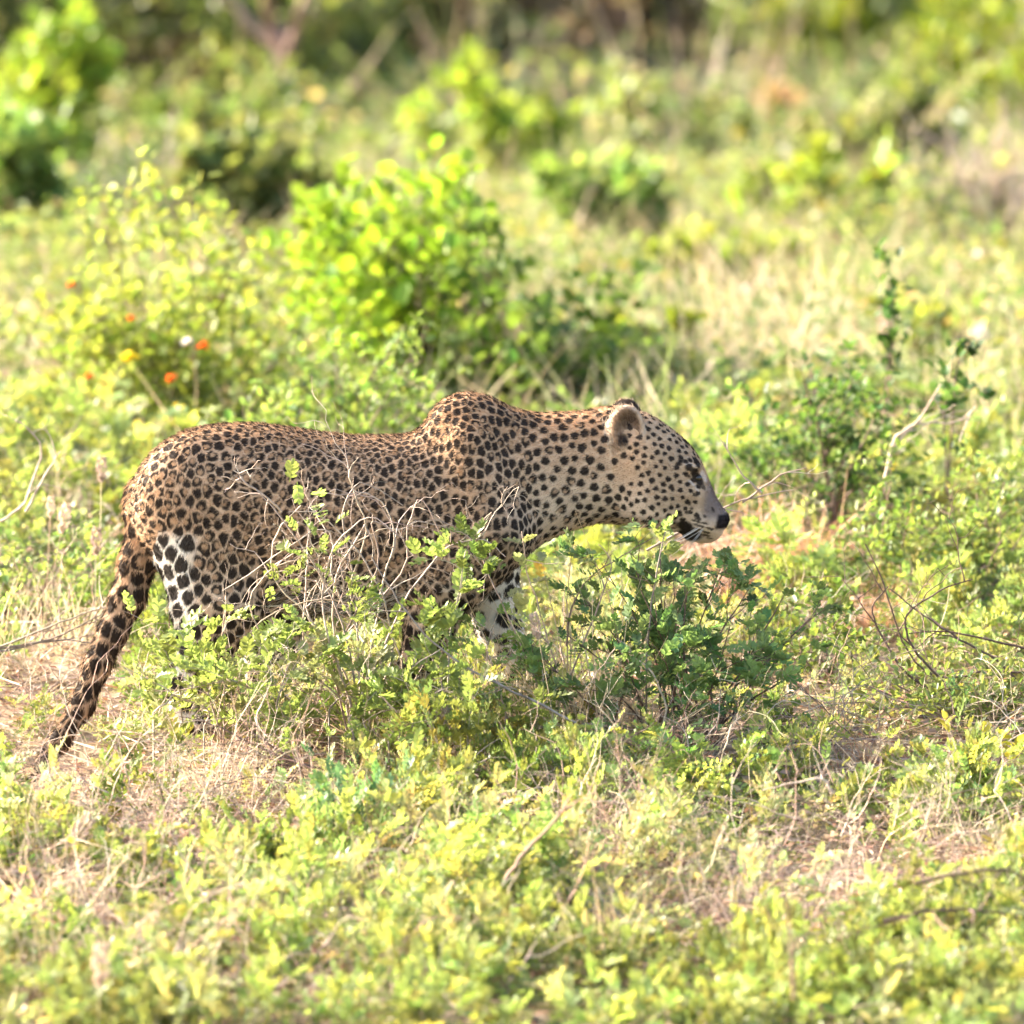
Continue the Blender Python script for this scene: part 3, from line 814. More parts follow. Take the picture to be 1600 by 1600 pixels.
GROUPS = {
    'yellow': ('low yellow-green scrub herb with small feathery leaves', 'yellow-green herbs covering the ground'),
    'green': ('low fresh green scrub herb with small paired leaflets', 'fresh green herbs covering the ground'),
    'pale': ('low pale whitish-green herb with fine feathery leaves', 'pale herbs covering the ground'),
    'feather': ('feathery yellow-green shrublet with many paired leaflets', 'feathery shrublets covering the ground'),
    'blue': ('low dark bluish-green herb with small paired leaflets', 'dark green herbs covering the ground'),
    'far': ('blurred yellow-green bush in the scrub behind the leopard', 'yellow-green bushes behind the leopard'),
    'fardark': ('blurred darker green bush in the scrub behind the leopard', 'darker bushes behind the leopard'),
}
def place_shrub(kind, x, y, s, label=None, group=True, z=None, sz=None):
    st_, fo_ = random.choice(SHRUB[kind])
    o = link('low_bush' if kind.startswith('far') else 'feathery_shrub' if kind == 'feather' else 'low_herb', st_)
    lab, grp = GROUPS[kind]
    px, py = (float(v) for v in pixel_of(np.float64(x), np.float64(y)))
    row = 'along the bottom edge' if py > 1400 else 'in the middle foreground' if py > 1200 else 'level with the leopard paws' if py > 1040 else 'just behind the leopard' if py > 780 else 'in mid distance' if py > 420 else 'near the top'
    third = 'left third' if px < 533 else 'right third' if px > 1067 else 'middle third'
    lab = lab.replace(' in the scrub behind the leopard', '').replace('scrub ', '') + ', ' + row + ', ' + third
    grp = grp.replace(' covering the ground', '').replace(' behind the leopard', '') + ' ' + row + ', ' + third
    tag(o, label or lab, 'bush' if kind.startswith('far') else 'shrub' if kind == 'feather' else 'herb', None if label else grp)
    o.location = (x, y, float(gz(x, y)) - 0.01 if z is None else z)
    o.rotation_euler = (random.gauss(0, 0.08), random.gauss(0, 0.08), random.uniform(0, 6.28))
    o.scale = (s, s, (sz or s) * random.uniform(0.85, 1.15))
    f = link('foliage', fo_, o); tag(f, kind='stuff')
    return o

# places left open, in the picture: (px, py, radius x, radius y) on the ground
GAPS = [(300, 1290, 210, 70, 0.12), (960, 1340, 60, 70, 0.1), (1440, 1400, 110, 50, 0.1), (520, 1160, 70, 35, 0.1), (1330, 1200, 70, 45, 0.15), (1080, 1215, 100, 40, 0.15),
        (130, 1470, 80, 30, 0.3), (400, 1505, 120, 40, 0.3), (850, 1130, 80, 40, 0.3), (60, 1020, 130, 70, 0.2), (140, 850, 100, 70, 0.3), (1250, 1050, 110, 50, 0.35), (1205, 900, 175, 70, 0.02),
        (250, 1590, 240, 40, 0.4), (1150, 1480, 160, 40, 0.45)]
def pixel_of(x, y):
    P = np.stack([x, y, gz(x, y)], -1) - CAM
    d = P @ _f
    return 800 + P @ _r / d * LENS / 36 * 1600, 800 - P @ _u / d * LENS / 36 * 1600
def openness(x, y):
    px, py = pixel_of(np.asarray(x, float), np.asarray(y, float))
    w = np.ones_like(px)
    for gx, gy, rx, ry, lv in GAPS:
        q = np.sqrt(((px - gx) / rx) ** 2 + ((py - gy) / ry) ** 2)
        w = np.minimum(w, lv + (1 - lv) * smooth(0.95, 1.45, q))
    return w
MOUNDS = [(800, 1230, 230, 60), (620, 1330, 190, 55), (400, 1420, 230, 50), (900, 1440, 240, 55), (700, 1540, 250, 60), (180, 1545, 220, 55), (1230, 1250, 130, 55), (1460, 1130, 170, 60), (1150, 1330, 120, 40),
          (1470, 1290, 140, 40), (1500, 1520, 220, 75), (1120, 1560, 200, 50), (40, 1190, 90, 40), (50, 1350, 80, 45), (230, 1215, 110, 25), (620, 1190, 120, 40), (1000, 1250, 60, 30), (560, 1230, 120, 40)]
def mounds(x, y):
    px, py = pixel_of(np.asarray(x, float), np.asarray(y, float))
    w = np.where((py < 1170) | (py > 1610) | (px < -30) | (px > 1630), 1.0, 0.0)
    for gx, gy, rx, ry in MOUNDS:
        q = np.sqrt(((px - gx) / rx) ** 2 + ((py - gy) / ry) ** 2)
        w = np.maximum(w, smooth(1.25, 0.8, q))
    return w
def under_cat(x, y):
    return (abs(y) < 0.16) and (-1.12 < x < 0.15)

def scatter_pts(n, x0, x1, y0, y1, mind, weight=None, margin=0.35):
    """darts between two depths inside a widening strip in front of the camera"""
    out = []; cell = {}
    tries = 0
    while len(out) < n and tries < n * 60:
        tries += 1
        y = random.uniform(y0, y1); hw = (y + 20) * 18 / LENS + margin
        x = random.uniform(-hw, hw)
        if under_cat(x, y): continue
        if weight is not None and random.random() > float(weight(np.array([x]), np.array([y]))[0]): continue
        k = (int(x // mind), int(y // mind)); bad = False
        for a in (-1, 0, 1):
            for b in (-1, 0, 1):
                for q in cell.get((k[0] + a, k[1] + b), ()):
                    if (q[0] - x) ** 2 + (q[1] - y) ** 2 < mind * mind: bad = True
        if bad: continue
        cell.setdefault(k, []).append((x, y)); out.append((x, y))
    return out

def patchy(x, y, f, seed):
    return math.sin(x * f + seed) * math.sin(y * f * 0.8 + seed * 2.1) + 0.6 * math.sin(x * f * 2.3 + y * f * 1.7 + seed * 5)

for x, y in scatter_pts(212, 0, 0, -2.9, 1.2, 0.105, lambda x, y: np.minimum(openness(x, y), 0.03 + 0.97 * mounds(x, y)), 0.12):
    v = patchy(x, y, 3.1, 1.0) + random.gauss(0, 0.5)
    kind = 'green' if v > 1.05 else 'pale' if v < -0.45 else 'yellow'
    if random.random() < 0.025: kind = 'blue'
    lim = 0.6 if (abs(y) < 0.55 and y > -0.6) else 1.0
    place_shrub(kind, x, y, random.uniform(0.6, 1.0) * (0.75 if -0.7 < y < 0 else 1.0) * lim, sz=random.uniform(0.75, 1.25) * (0.7 if -0.7 < y < 0 else 1.0) * lim)

for x, y in scatter_pts(72, 0, 0, 1.2, 3.9, 0.25, openness):
    place_shrub('green' if patchy(x, y, 1.9, 2.0) > 0.55 else 'yellow', x, y, random.uniform(1.2, 1.9), sz=random.uniform(0.9, 1.5))

for x, y in scatter_pts(48, 0, 0, -3.0, -0.45, 0.19, lambda x, y: mounds(x, y) * openness(x, y), 0.15):
    place_shrub('feather', x, y, random.uniform(0.65, 1.05), sz=random.uniform(0.6, 1.0))

# ------------------------------------------------------------------ ground cover nobody could count
def ground_leaves():
    b = Buf()
    for (y0, y1, n, T, c, hh) in ((-4.4, 3.5, 21000, pinnate(0.045, 4, 0.012, 0.006, 0.2, 55, True), YEL * 0.95, 0.06), (1.0, 5, 34000, pinnate(0.05, 4, 0.015, 0.008, 0.2, 55, True), YEL, 0.14), (3.5, 12, 76000, leaflet(0.034, 0.020), YEL * 0.85, 0.22), (12, 45, 85000, leaflet(0.06, 0.036), YEL * 0.68, 0.35)):
        y = y0 + (y1 - y0) * rng.random(n) ** 0.8; hw = (y + 20) * 18 / LENS + 0.9
        x = rng.uniform(-1, 1, n) * hw
        mound = 0.5 + 0.5 * np.sin(x * 4.3 + 2 * np.sin(y * 1.1)) * np.sin(y * 1.9 + x)
        keep = rng.random(n) < (0.25 + 0.75 * mound) * openness(x, y)
        pt = np.sin(x * 3.3 + 3) * np.sin(y * 2.64 + 6.3) + 0.6 * np.sin(x * 7.59 + y * 5.61 + 15)
        if y0 < 0: keep &= rng.random(n) < 0.10 + 0.90 * mounds(x, y)
        keep &= ~((np.abs(y) < 0.12) & (x > -1.0) & (x < 0.12))
        x, y, mound = x[keep], y[keep], mound[keep]; n = len(x)
        z = gz(x, y) + hh * (0.25 + mound) * rng.random(n)
        d = rdir(n, -0.3, 0.8)
        pn = np.sin(x * 1.7 + y * 0.6 + 1) + 0.7 * np.sin(y * 0.9 - x * 0.8)
        col = vcol(c, n, 0.22, 0.12)
        col = np.where((pn < -0.7)[:, None], col * np.array([0.62, 0.75, 0.7]), col)
        col = np.where((rng.random(n) < 0.10)[:, None], vcol(STRAW * 0.8, n), col)
        if y0 > 0: col = np.where((rng.random(n) < 0.03)[:, None], vcol(GOLD, n), col)
        b.scatter(T, frames(d, roll=rng.normal(0, 0.6, n)), rng.uniform(0.6, 1.25, n), np.stack([x, y, z], -1), np.clip(col, 0, 0.8))
    o = link('ground_cover', b.mesh('ground_cover'), None, M_LEAF)
    tag(o, 'mat of tiny yellow-green leaves covering the ground between the plants', kind='stuff')
ground_leaves()

def litter():
    b = Buf()
    n = 85000
    y = rng.uniform(-4.4, 6, n); hw = (y + 20) * 18 / LENS + 0.9
    x = rng.uniform(-1, 1, n) * hw
    z = gz(x, y) + rng.random(n) ** 2 * 0.07
    d = rdir(n, -0.15, 0.35)
    pal = np.stack([STRAW, TWIG * 1.15, RUST, STRAW * 1.25, BARK * 1.3, np.array([0.30, 0.17, 0.12])])
    col = pal[rng.choice(6, n, p=[0.28, 0.27, 0.10, 0.15, 0.12, 0.08])] * np.clip(rng.normal(1, 0.2, (n, 1)), 0.5, 1.5)
    h = n * 3 // 5
    b.scatter(blade(0.075, 0.0032, 0.12), frames(d[:h], roll=rng.uniform(-2, 2, h)), rng.uniform(0.4, 1.6, h), np.stack([x, y, z], -1)[:h], col[:h])
    b.scatter(leaflet(0.022, 0.011, 0.5), frames(d[h:], roll=rng.uniform(-2, 2, n - h)), rng.uniform(0.5, 1.3, n - h), np.stack([x, y, z], -1)[h:], col[h:])
    o = link('dry_litter', b.mesh('dry_litter'), None, M_DRY)
    tag(o, 'dry straw, broken twigs and fallen leaves on the soil', kind='stuff')
litter()

def far_grass():
    b = Buf()
    for (y0, y1, n, l, w) in ((-4.4, 4, 7000, 0.13, 0.0026), (3, 12, 18000, 0.30, 0.006), (12, 42, 19000, 0.5, 0.012)):
        y = y0 + (y1 - y0) * rng.random(n) ** 0.85; hw = (y + 20) * 18 / LENS + 0.9
        x = rng.uniform(-1, 1, n) * hw
        right = smooth(-0.6, 0.5, x / hw) if y0 > 0 else np.full(n, 0.8)
        cl = np.sin(x * 6 + y * 2.3) * np.sin(y * 3.1 - x * 2) + rng.normal(0, 0.5, n)
        k = (rng.random(n) < 0.25 + 0.75 * right) & (cl > -0.35) & ~((np.abs(y) < 0.1) & (x > -1.0) & (x < 0.1)) & ~((x < -0.75) & (x > -1.15) & (y > -0.8) & (y < 0.05))
        x, y = x[k], y[k]; n = len(x)
        z = gz(x, y)
        d = rdir(n, 0.5, 1.0)
        pal = np.stack([STRAW * 1.1, STRAW * 0.85, PALE * 1.0, np.array([0.36, 0.27, 0.22]), YEL * 1.2])
        col = pal[rng.choice(5, n, p=[0.25, 0.2, 0.27, 0.1, 0.18])] * np.clip(rng.normal(1, 0.18, (n, 1)), 0.5, 1.5)
        b.scatter(blade(l, w, 0.25), frames(d, roll=rng.uniform(-3, 3, n)), rng.uniform(0.5, 1.3, n), np.stack([x, y, z], -1), np.clip(col, 0, 0.8))
    o = link('grass', b.mesh('grass'), None, M_DRY)
    tag(o, 'thin straw-coloured and pale green grass among the scrub', kind='stuff')
far_grass()

def dry_brush():
    """fine dead twigs standing and lying between the herbs"""
    b = Buf()
    pts = []
    for gx, gy, rx, ry, lv in GAPS:
        k = int(0.005 * rx * ry) + 6
        for _ in range(k): pts.append(ground_at(gx + rng.normal(0, rx * 0.55), gy + rng.normal(0, ry * 0.55)))
    for _ in range(1500):
        q = ground_at(rng.uniform(-40, 1640), rng.uniform(1100, 1600))
        if rng.random() > 0.92 * float(mounds(q[0], q[1])): pts.append(q)
    pts = pts[:1150]
    for _ in range(130): pts.append(ground_at(rng.uniform(40, 820), rng.uniform(1090, 1190)))
    pal = [TWIG * 1.3, TWIG * 1.1, STRAW, DARKTWIG * 1.6, np.array([0.34, 0.22, 0.17])]
    for p in pts:
        if -1.1 < p[0] < -0.78 and -0.6 < p[1] < 0.1: continue
        d = rdir(1, 0.05, 0.9)[0] if rng.random() < 0.55 else rdir(1, 0.5, 1.0)[0]
        if rng.random() < 0.5: p = p + [0, 0, rng.uniform(0, 0.11)]
        c = pal[rng.integers(0, 5)]
        for l, r0, r1 in branch_lines(p, d, rng.uniform(0.08, 0.26), 0.0016, 2, 0.4, -0.04, 2.2, 0.02, None, 0.9, 0.6):
            b.tube(l, r0, r1, vcol(c, 1, 0.15, 0.04)[0], 3)
    o = link('dead_twigs', b.mesh('dead_twigs'), None, M_TWIG)
    tag(o, 'fine dead twigs standing and lying between the herbs', kind='stuff')
dry_brush()

# ------------------------------------------------------------------ single plants of the near ground
LEAFSET = {}
rng = np.random.default_rng(21); random.seed(21)
def leaf_set(key, col, L, pairs, ll, lw, n=4, mat=None):
    if key not in LEAFSET:
        out = []
        for i in range(n):
            V, F = pinnate(L * (0.85 + 0.1 * i), pairs, ll, lw, 0.1 + 0.12 * i, 60) if pairs else leaflet(ll, lw, 0.22)
            c = np.tile(np.asarray(col) * (0.85 + 0.12 * i), (len(V), 1)) * rng.normal(1, 0.06, (len(V), 1))
            me = np_mesh('leaf', V, F, np.clip(c, 0, 0.8)); me.materials.append(mat or M_LEAF); out.append(me)
        LEAFSET[key] = out
    return LEAFSET[key]

def add_leaves(root, P, D, meshes, smin_=0.75, smax_=1.2, out=0.8, upb=0.3):
    """each compound leaf its own object"""
    n = len(P)
    R = frames(leaf_dirs(D, n, out, upb), roll=rng.normal(0, 0.5, n))
    for i in range(n):
        o = link('leaf', random.choice(meshes), root)
        s = random.uniform(smin_, smax_)
        m = Matrix([list(R[i][r]) + [P[i][r]] for r in range(3)] + [[0, 0, 0, 1]])
        o.matrix_local = m @ Matrix.Scale(s, 4)

def plant(name, label, cat, loc, lines, stem_col, leaves=0, meshes=None, group=None, from_=0.3, sides=4, twig_name='stems', **kw):
    root = bpy.data.objects.new(name, None); COL.objects.link(root); root.location = loc
    tag(root, label, cat, group)
    link(twig_name, stems_mesh(twig_name, lines, stem_col, sides), root, M_TWIG)
    if leaves:
        P, D = line_points(lines, leaves, from_)
        add_leaves(root, P, D, meshes, **kw)
    return root

def through(pix, Y, dy=0.0, sub=4):
    """a smooth line through places of the picture at depth Y (dy: depth gained along it)"""
    n = len(pix)
    P = np.array([at(px, py, Y + dy * i / max(1, n - 1)) for i, (px, py) in enumerate(pix)])
    t = np.arange(n); tt = np.linspace(0, n - 1, (n - 1) * sub + 1)
    L = np.stack([np.interp(tt, t, P[:, k]) for k in range(3)], -1)
    for _ in range(2): L[1:-1] = 0.25 * L[:-2] + 0.5 * L[1:-1] + 0.25 * L[2:]
    L[1:-1] += rng.normal(0, 0.0012, L[1:-1].shape)
    return L

LY = leaf_set('sprig', YEL * 1.05, 0.062, 5, 0.020, 0.0105)
LD = leaf_set('dark', (BLU * 0.75 + GRN * 0.5 + PALE * 0.12), 0.048, 5, 0.0155, 0.008)
LG = leaf_set('green', GRN, 0.06, 5, 0.019, 0.010)
LP = leaf_set('pale', PALE, 0.06, 6, 0.017, 0.008)
LGOLD = leaf_set('gold', GOLD * 1.1, 0.06, 0, 0.032, 0.022, mat=M_BROAD)

# the tangle of bare twigs before the belly, base on the ground in front of the leopard
def twig_tangle():
    base = at(560, 1120, -0.36); base[2] = float(gz(base[0], base[1])) - 0.01
    lines = []
    stems = [[(560, 1120), (548, 1020), (520, 930), (470, 850), (410, 770), (365, 742)], [(562, 1120), (560, 1010), (555, 900), (530, 800), (560, 745), (630, 790)],
             [(565, 1120), (580, 1010), (600, 900), (620, 840), (600, 780), (545, 760)], [(555, 1120), (530, 1040), (480, 960), (420, 900), (430, 830), (470, 790)],
             [(570, 1120), (620, 1030), (600, 930), (560, 860), (500, 800), (450, 800)], [(566, 1120), (590, 1030), (640, 920), (700, 850), (760, 840), (790, 870)],
             [(558, 1120), (520, 1030), (500, 930), (520, 850), (580, 800), (612, 830)], [(560, 1120), (575, 1000), (540, 920), (580, 830), (540, 740), (560, 715)],
             [(566, 1118), (640, 1060), (600, 960), (500, 930), (420, 960), (380, 1000)], [(560, 1120), (500, 1060), (430, 1030), (380, 940), (430, 880), (500, 870)]]
    for k in range(6):
        a, c = rng.uniform(450, 640), rng.uniform(800, 930)
        stems.append([(560 + rng.normal(0, 14), 1120), (560 + rng.normal(0, 75), 1030), (0.5 * (a + 560) + rng.normal(0, 40), 0.5 * (c + 960)), (a, c), (a + rng.normal(0, 60), c + rng.normal(10, 45)), (a + rng.normal(0, 90), c + rng.normal(30, 60))])
    for s_ in stems:
        q = through(s_, -0.36 + rng.uniform(-0.05, 0.06), rng.uniform(-0.1, 0.06)) - base
        q[0] = 0
        lines.append((q, 0.0026, 0.0011))
        for k in range(3):
            j = rng.integers(5, len(q) - 2)
            d = q[j + 1] - q[j - 1] + rng.normal(0, 0.02, 3)
            branch_lines(q[j], d, rng.uniform(0.06, 0.17), 0.0014, 2, 0.6, -0.04, 3.0, 0.018, lines, 1.0, 0.6)
    root = plant('twig_bush', 'tangle of bare pinkish-grey twigs in front of the leopard belly', 'bush', base, lines, TWIG * 1.12, sides=4, twig_name='twigs')
    for (px, py, n) in ((480, 772, 4), (500, 860, 12), (440, 905, 7), (560, 940, 10), (540, 900, 6), (470, 985, 8), (610, 960, 6), (420, 1010, 8)):
        P = np.array([at(px + rng.normal(0, 20), py + rng.normal(0, 18), -0.42 + rng.normal(0, 0.03)) for _ in range(n)]) - base
        add_leaves(root, P, rdir(n), LY, 0.5, 0.85)
twig_tangle()
for k, px in enumerate((860, 190, 260, 330, 395, 450, 505, 560, 610, 665, 720, 780, 230, 420, 585)):
    g = ground_at(px + random.gauss(0, 8), 1155 + 28 * math.sin(k * 2.4) + (25 if k > 11 else 0))
    place_shrub('pale' if k % 4 == 1 else 'yellow', g[0], g[1], (0.55 if px < 240 else 0.75) if px < 600 else 0.8, sz=(0.5 if px < 240 else 0.9) if px < 600 else 1.0)

def sprig(label, pix, Y, n, meshes, name='leafy_sprig', r=0.0022, col=None, side=3, dy=0.0, spread=0.12, smn=0.6, smx=1.0, group=None):
    base = at(*pix[0], Y); g = float(gz(base[0], base[1]))
    q = through(pix, Y, dy)
    if base[2] > g: q = np.concatenate([[np.array([base[0], base[1], g - 0.01])], q])
    o0 = q[0].copy(); q = q - o0
    lines = [(q, r, r * 0.45)]
    for k in range(side):
        j = rng.integers(len(q) // 3, len(q) - 1)
        branch_lines(q[j], q[j] - q[j - 1] + rng.normal(0, 0.02, 3), spread * rng.uniform(0.5, 1.1), r * 0.6, 1, 0.3, 0.0, 1.5, 0.02, lines, 0.7)
    return plant(name, label, 'plant', o0, lines, TWIG if col is None else col, n, meshes, group, 0.35, smin_=smn, smax_=smx)

sprig('upright yellow-green sprig in front of the near foreleg', [(700, 1090), (700, 1010), (712, 950), (722, 905), (728, 860)], -0.40, 20, LY, smx=0.85)
sprig('leaning yellow-green sprig beside the near foreleg, left of the upright one', [(655, 1110), (668, 1040), (672, 980), (665, 925)], -0.42, 14, LY, smx=0.85)
sprig('dull green fine-leaved sprig crossing the leopard chest', [(850, 1090), (800, 980), (760, 890), (740, 840), (700, 825)], -0.30, 18, LG, smx=0.9)
sprig('grey-green feathery sprig under the leopard throat', [(880, 1080), (850, 980), (822, 890), (815, 830)], -0.22, 16, LP, smx=0.9)
sprig('bright paired-leaf sprig standing below the rump', [(345, 1100), (338, 1050), (345, 1000), (352, 950)], -0.34, 13, LY, smx=0.9)
sprig('yellow-green bushy sprig covering the hind hock', [(285, 1130), (280, 1070), (268, 1035), (255, 1015)], -0.36, 26, LY, side=6, spread=0.07)
sprig('yellow-green leafy sprig between tail and hind leg', [(345, 1150), (325, 1080), (305, 1035), (290, 1000)], -0.42, 24, LY, side=6, spread=0.08)
sprig('broad yellow-green sprig left of the twig tangle', [(440, 1160), (430, 1100), (450, 1040), (480, 1000)], -0.5, 28, LY, side=6)
sprig('low leafy sprig right of the twig tangle base', [(640, 1160), (650, 1110), (680, 1080), (720, 1070)], -0.55, 24, LY, side=5)
sprig('light green sprig whose top leaf stands before the leopard mouth', [(1010, 1030), (1018, 940), (1028, 880), (1040, 830)], -0.30, 9, LY, smx=0.7, side=1, spread=0.06)

# the dark bush in the leopard's shadow
def dark_bush():
    base = at(1060, 1170, -0.18); base[2] = float(gz(base[0], base[1])) - 0.01
    lines = []
    for (px, py, dy) in ((900, 920, 0), (940, 880, -.05), (985, 865, 0), (1030, 850, .05), (1075, 900, -.05), (1120, 900, 0.05), (1170, 920, 0.), (1225, 930, -.05), (1275, 960, .05), (870, 980, -0.1),
                         (850, 1030, -.1), (1000, 920, -.15), (1060, 950, -.15), (1140, 980, -.15), (1210, 1000, -.12), (960, 1000, -.2), (1030, 1020, -.2), (1110, 1050, -.2), (1180, 1060, -.18), (930, 1060, -.2), (1260, 1040, -.1), (1080, 1090, -0.25)):
        mid = (0.5 * (1060 + px) + rng.normal(0, 15), 0.5 * (1165 + py) + rng.normal(0, 12))
        q = through([(1060 + 0.3 * (px - 1060) + rng.normal(0, 40), 1165 + rng.normal(0, 8)), mid, (px, py)], -0.18, dy * 1.2) - base
        lines.append((q, 0.0032, 0.001))
        for k in range(4):
            j = rng.integers(3, len(q) - 1)
            branch_lines(q[j], q[j] - q[j - 1] + rng.normal(0, 0.015, 3), rng.uniform(0.06, 0.13), 0.0013, 1, 0.3, 0, 2, 0.02, lines, 0.8)
    root = plant('dark_bush', 'dark green small-leaved bush in the shade below the leopard head', 'bush', base, lines, BARK * 1.3, 300, LD, None, 0.42, smin_=0.7, smax_=1.15, out=0.9)
    n = 400; P, D = line_points(lines, n, 0.2); b = Buf()
    b.scatter(pinnate(0.04, 5, 0.012, 0.006, 0.2, 58), frames(leaf_dirs(D, n), roll=rng.normal(0, 0.5, n)), rng.uniform(0.6, 1.1, n), P, vcol(BLU * 0.9 + GRN * 0.4, n, 0.25, 0.1))
    tag(link('small_foliage', b.mesh('small_foliage'), root, M_LEAF), kind='stuff')
dark_bush()
sprig('dull green sprig before the far forepaw, left one', [(770, 1150), (778, 1100), (770, 1060), (785, 1025)], -0.3, 16, LD, side=4, smx=0.7, spread=0.05)
sprig('dull green sprig before the far forepaw, right one', [(840, 1160), (835, 1110), (850, 1075), (845, 1040)], -0.33, 16, LG, side=4, smx=0.7, spread=0.05)
sprig('yellow-green sprig before the near forepaw', [(660, 1170), (655, 1120), (645, 1080), (655, 1045)], -0.4, 24, LY, side=5, smx=0.9)
for k in range(17):
    fx, fy = (235 + 28.5 * k + rng.uniform(-10, 10), rng.uniform(1105, 1180))
    hgt = rng.uniform(50, 95)
    sprig('yellow-green leafy sprig among those hiding the leopard paws', [(fx, fy), (fx + rng.normal(0, 18), fy - hgt * 0.4), (fx + rng.normal(0, 28), fy - hgt * 0.75), (fx + rng.normal(0, 38), fy - hgt)], rng.uniform(-0.6, -0.3), int(rng.integers(16, 26)), LY if k % 4 else LP, side=4, smn=0.5, smx=0.85, group='leafy sprigs hiding the leopard paws')
sprig('dark three-leaved twig beside the throat, left of the dark bush', [(880, 1080), (930, 960), (960, 880), (935, 850)], -0.25, 5, LD, side=2, smx=0.8)
sprig('dark green upright shoot at the foreleg, left edge of the dark bush', [(790, 1110), (770, 1040), (755, 990), (735, 960)], -0.30, 14, LD, side=4)

# bare branches
rng = np.random.default_rng(22); random.seed(22)
def bare_branch(label, stems, Y, col, r=0.003, kids=4, klen=0.12, name='bare_branch', dy=0.0, depth=2):
    base = at(*stems[0][0], Y)
    lines = []
    for s_ in stems:
        q = through(s_, Y, dy) - base
        lines.append((q, r, r * 0.4))
        for k in range(kids):
            j = rng.integers(2, len(q) - 1)
            branch_lines(q[j], q[j] - q[j - 1] + rng.normal(0, 0.02, 3), klen * rng.uniform(0.5, 1.2), r * 0.5, depth, 0.4, 0.0, 2, 0.02, lines, 0.7)
    o = plant(name, label, 'branch', base, lines, col, sides=5, twig_name='twigs')
    return o
bare_branch('dark brown bare branches reaching in from the right edge', [[(1620, 1050), (1540, 1048), (1480, 1062), (1440, 1050), (1400, 990), (1385, 915), (1352, 850)],
            [(1620, 1100), (1560, 1030), (1500, 1000), (1440, 960), (1390, 920)], [(1470, 1060), (1420, 1010), (1410, 960), (1470, 920), (1520, 905)], [(1620, 1020), (1550, 1000), (1480, 985), (1420, 990)],
            [(1450, 1075), (1410, 1050), (1370, 980), (1360, 950), (1388, 916)]], 0.10, DARKTWIG, 0.0032, 3, 0.14)
bare_branch('thin dark wiry twigs across the dry ground, lower left', [[(-20, 1250), (60, 1240), (150, 1270), (230, 1330), (300, 1345)], [(20, 1245), (100, 1255), (130, 1290), (180, 1290), (210, 1330), (290, 1335)],
            [(250, 1230), (270, 1300), (265, 1330), (300, 1355)], [(150, 1410), (220, 1380), (310, 1360), (420, 1350)], [(130, 1320), (180, 1355), (260, 1400)]], -1.1, DARKTWIG, 0.0022, 4, 0.12)
bare_branch('long dark arching branch on the ground before the hind paws', [[(520, 1205), (450, 1190), (390, 1160), (330, 1130), (280, 1120)], [(500, 1200), (420, 1195), (350, 1215), (290, 1240)], [(470, 1195), (400, 1150), (380, 1130)],
            [(520, 1210), (440, 1215), (380, 1250)]], -0.62, DARKTWIG * 1.3, 0.0028, 4, 0.13)
bare_branch('thin grey-brown branch slanting across the twig tangle to the right', [[(900, 1130), (800, 1080), (720, 1040), (660, 990), (610, 920), (580, 870)], [(740, 1050), (690, 1110), (700, 1160)]], -0.55, TWIG * 0.75, 0.0030, 3, 0.12)
bare_branch('pale crooked dry twig standing left of the leopard rump', [[(0, 815), (40, 790), (62, 720), (65, 690), (30, 657)], [(40, 800), (70, 740), (95, 705)]], 1.1, TWIG * 1.3, 0.0032, 2, 0.08)
bare_branch('brown dry twigs lying behind the tail', [[(-20, 1020), (60, 985), (130, 960), (190, 940)], [(-20, 1020), (80, 1000), (170, 955)], [(-20, 1020), (90, 1000), (150, 1005)]], 0.35, TWIG * 0.85, 0.0030, 4, 0.12)
bare_branch('pale hooked twig arching over the bushes at the right', [[(1380, 770), (1388, 720), (1400, 680), (1430, 660), (1495, 662), (1525, 635)], [(1395, 700), (1440, 650), (1470, 600)]], 1.6, TWIG * 1.3, 0.0040, 2, 0.1)
bare_branch('pale dry forked twig right of the leopard nose', [[(1010, 860), (1100, 810), (1160, 780), (1240, 765)], [(1190, 770), (1155, 740), (1130, 690)], [(1160, 785), (1220, 740), (1260, 730)]], 0.25, TWIG * 1.0, 0.0026, 3, 0.08)
bare_branch('grey dry stick lying across the herbs, bottom right', [[(1380, 1440), (1440, 1425), (1500, 1420), (1560, 1425), (1620, 1440)], [(1430, 1380), (1500, 1365), (1570, 1355), (1620, 1380)]], -2.35, BARK * 1.3, 0.0045, 3, 0.14)
bare_branch('thin brown upright twig near the bottom right of centre', [[(1240, 1560), (1238, 1480), (1228, 1400), (1215, 1330)]], -3.0, BARK * 1.5, 0.0035, 3, 0.12)
bare_branch('pale curved twig bent over the herbs, lower right', [[(1300, 1240), (1290, 1215), (1240, 1222), (1190, 1235)]], -1.4, TWIG * 1.3, 0.0032, 2, 0.1)
bare_branch('dry brown folded stalk leaning among the herbs, bottom centre', [[(790, 1375), (820, 1330), (870, 1280), (895, 1240)]], -1.95, BARK * 1.8, 0.005, 2, 0.08)
bare_branch('light twig curving up out of the dark bush', [[(1030, 1150), (1045, 1110), (1020, 1050), (985, 1020), (960, 1005)]], -0.42, TWIG * 1.3, 0.0028, 2, 0.08)
bare_branch('short twig with pale buds crossing the leopard thigh', [[(440, 800), (420, 780), (385, 755), (345, 745)], [(390, 760), (365, 735)]], -0.34, TWIG * 1.35, 0.0026, 3, 0.05)
bare_branch('thin dark arch of twig between throat and dark bush', [[(885, 1010), (890, 950), (920, 900), (970, 870), (1020, 840)]], -0.20, BARK * 1.5, 0.0022, 3, 0.1)

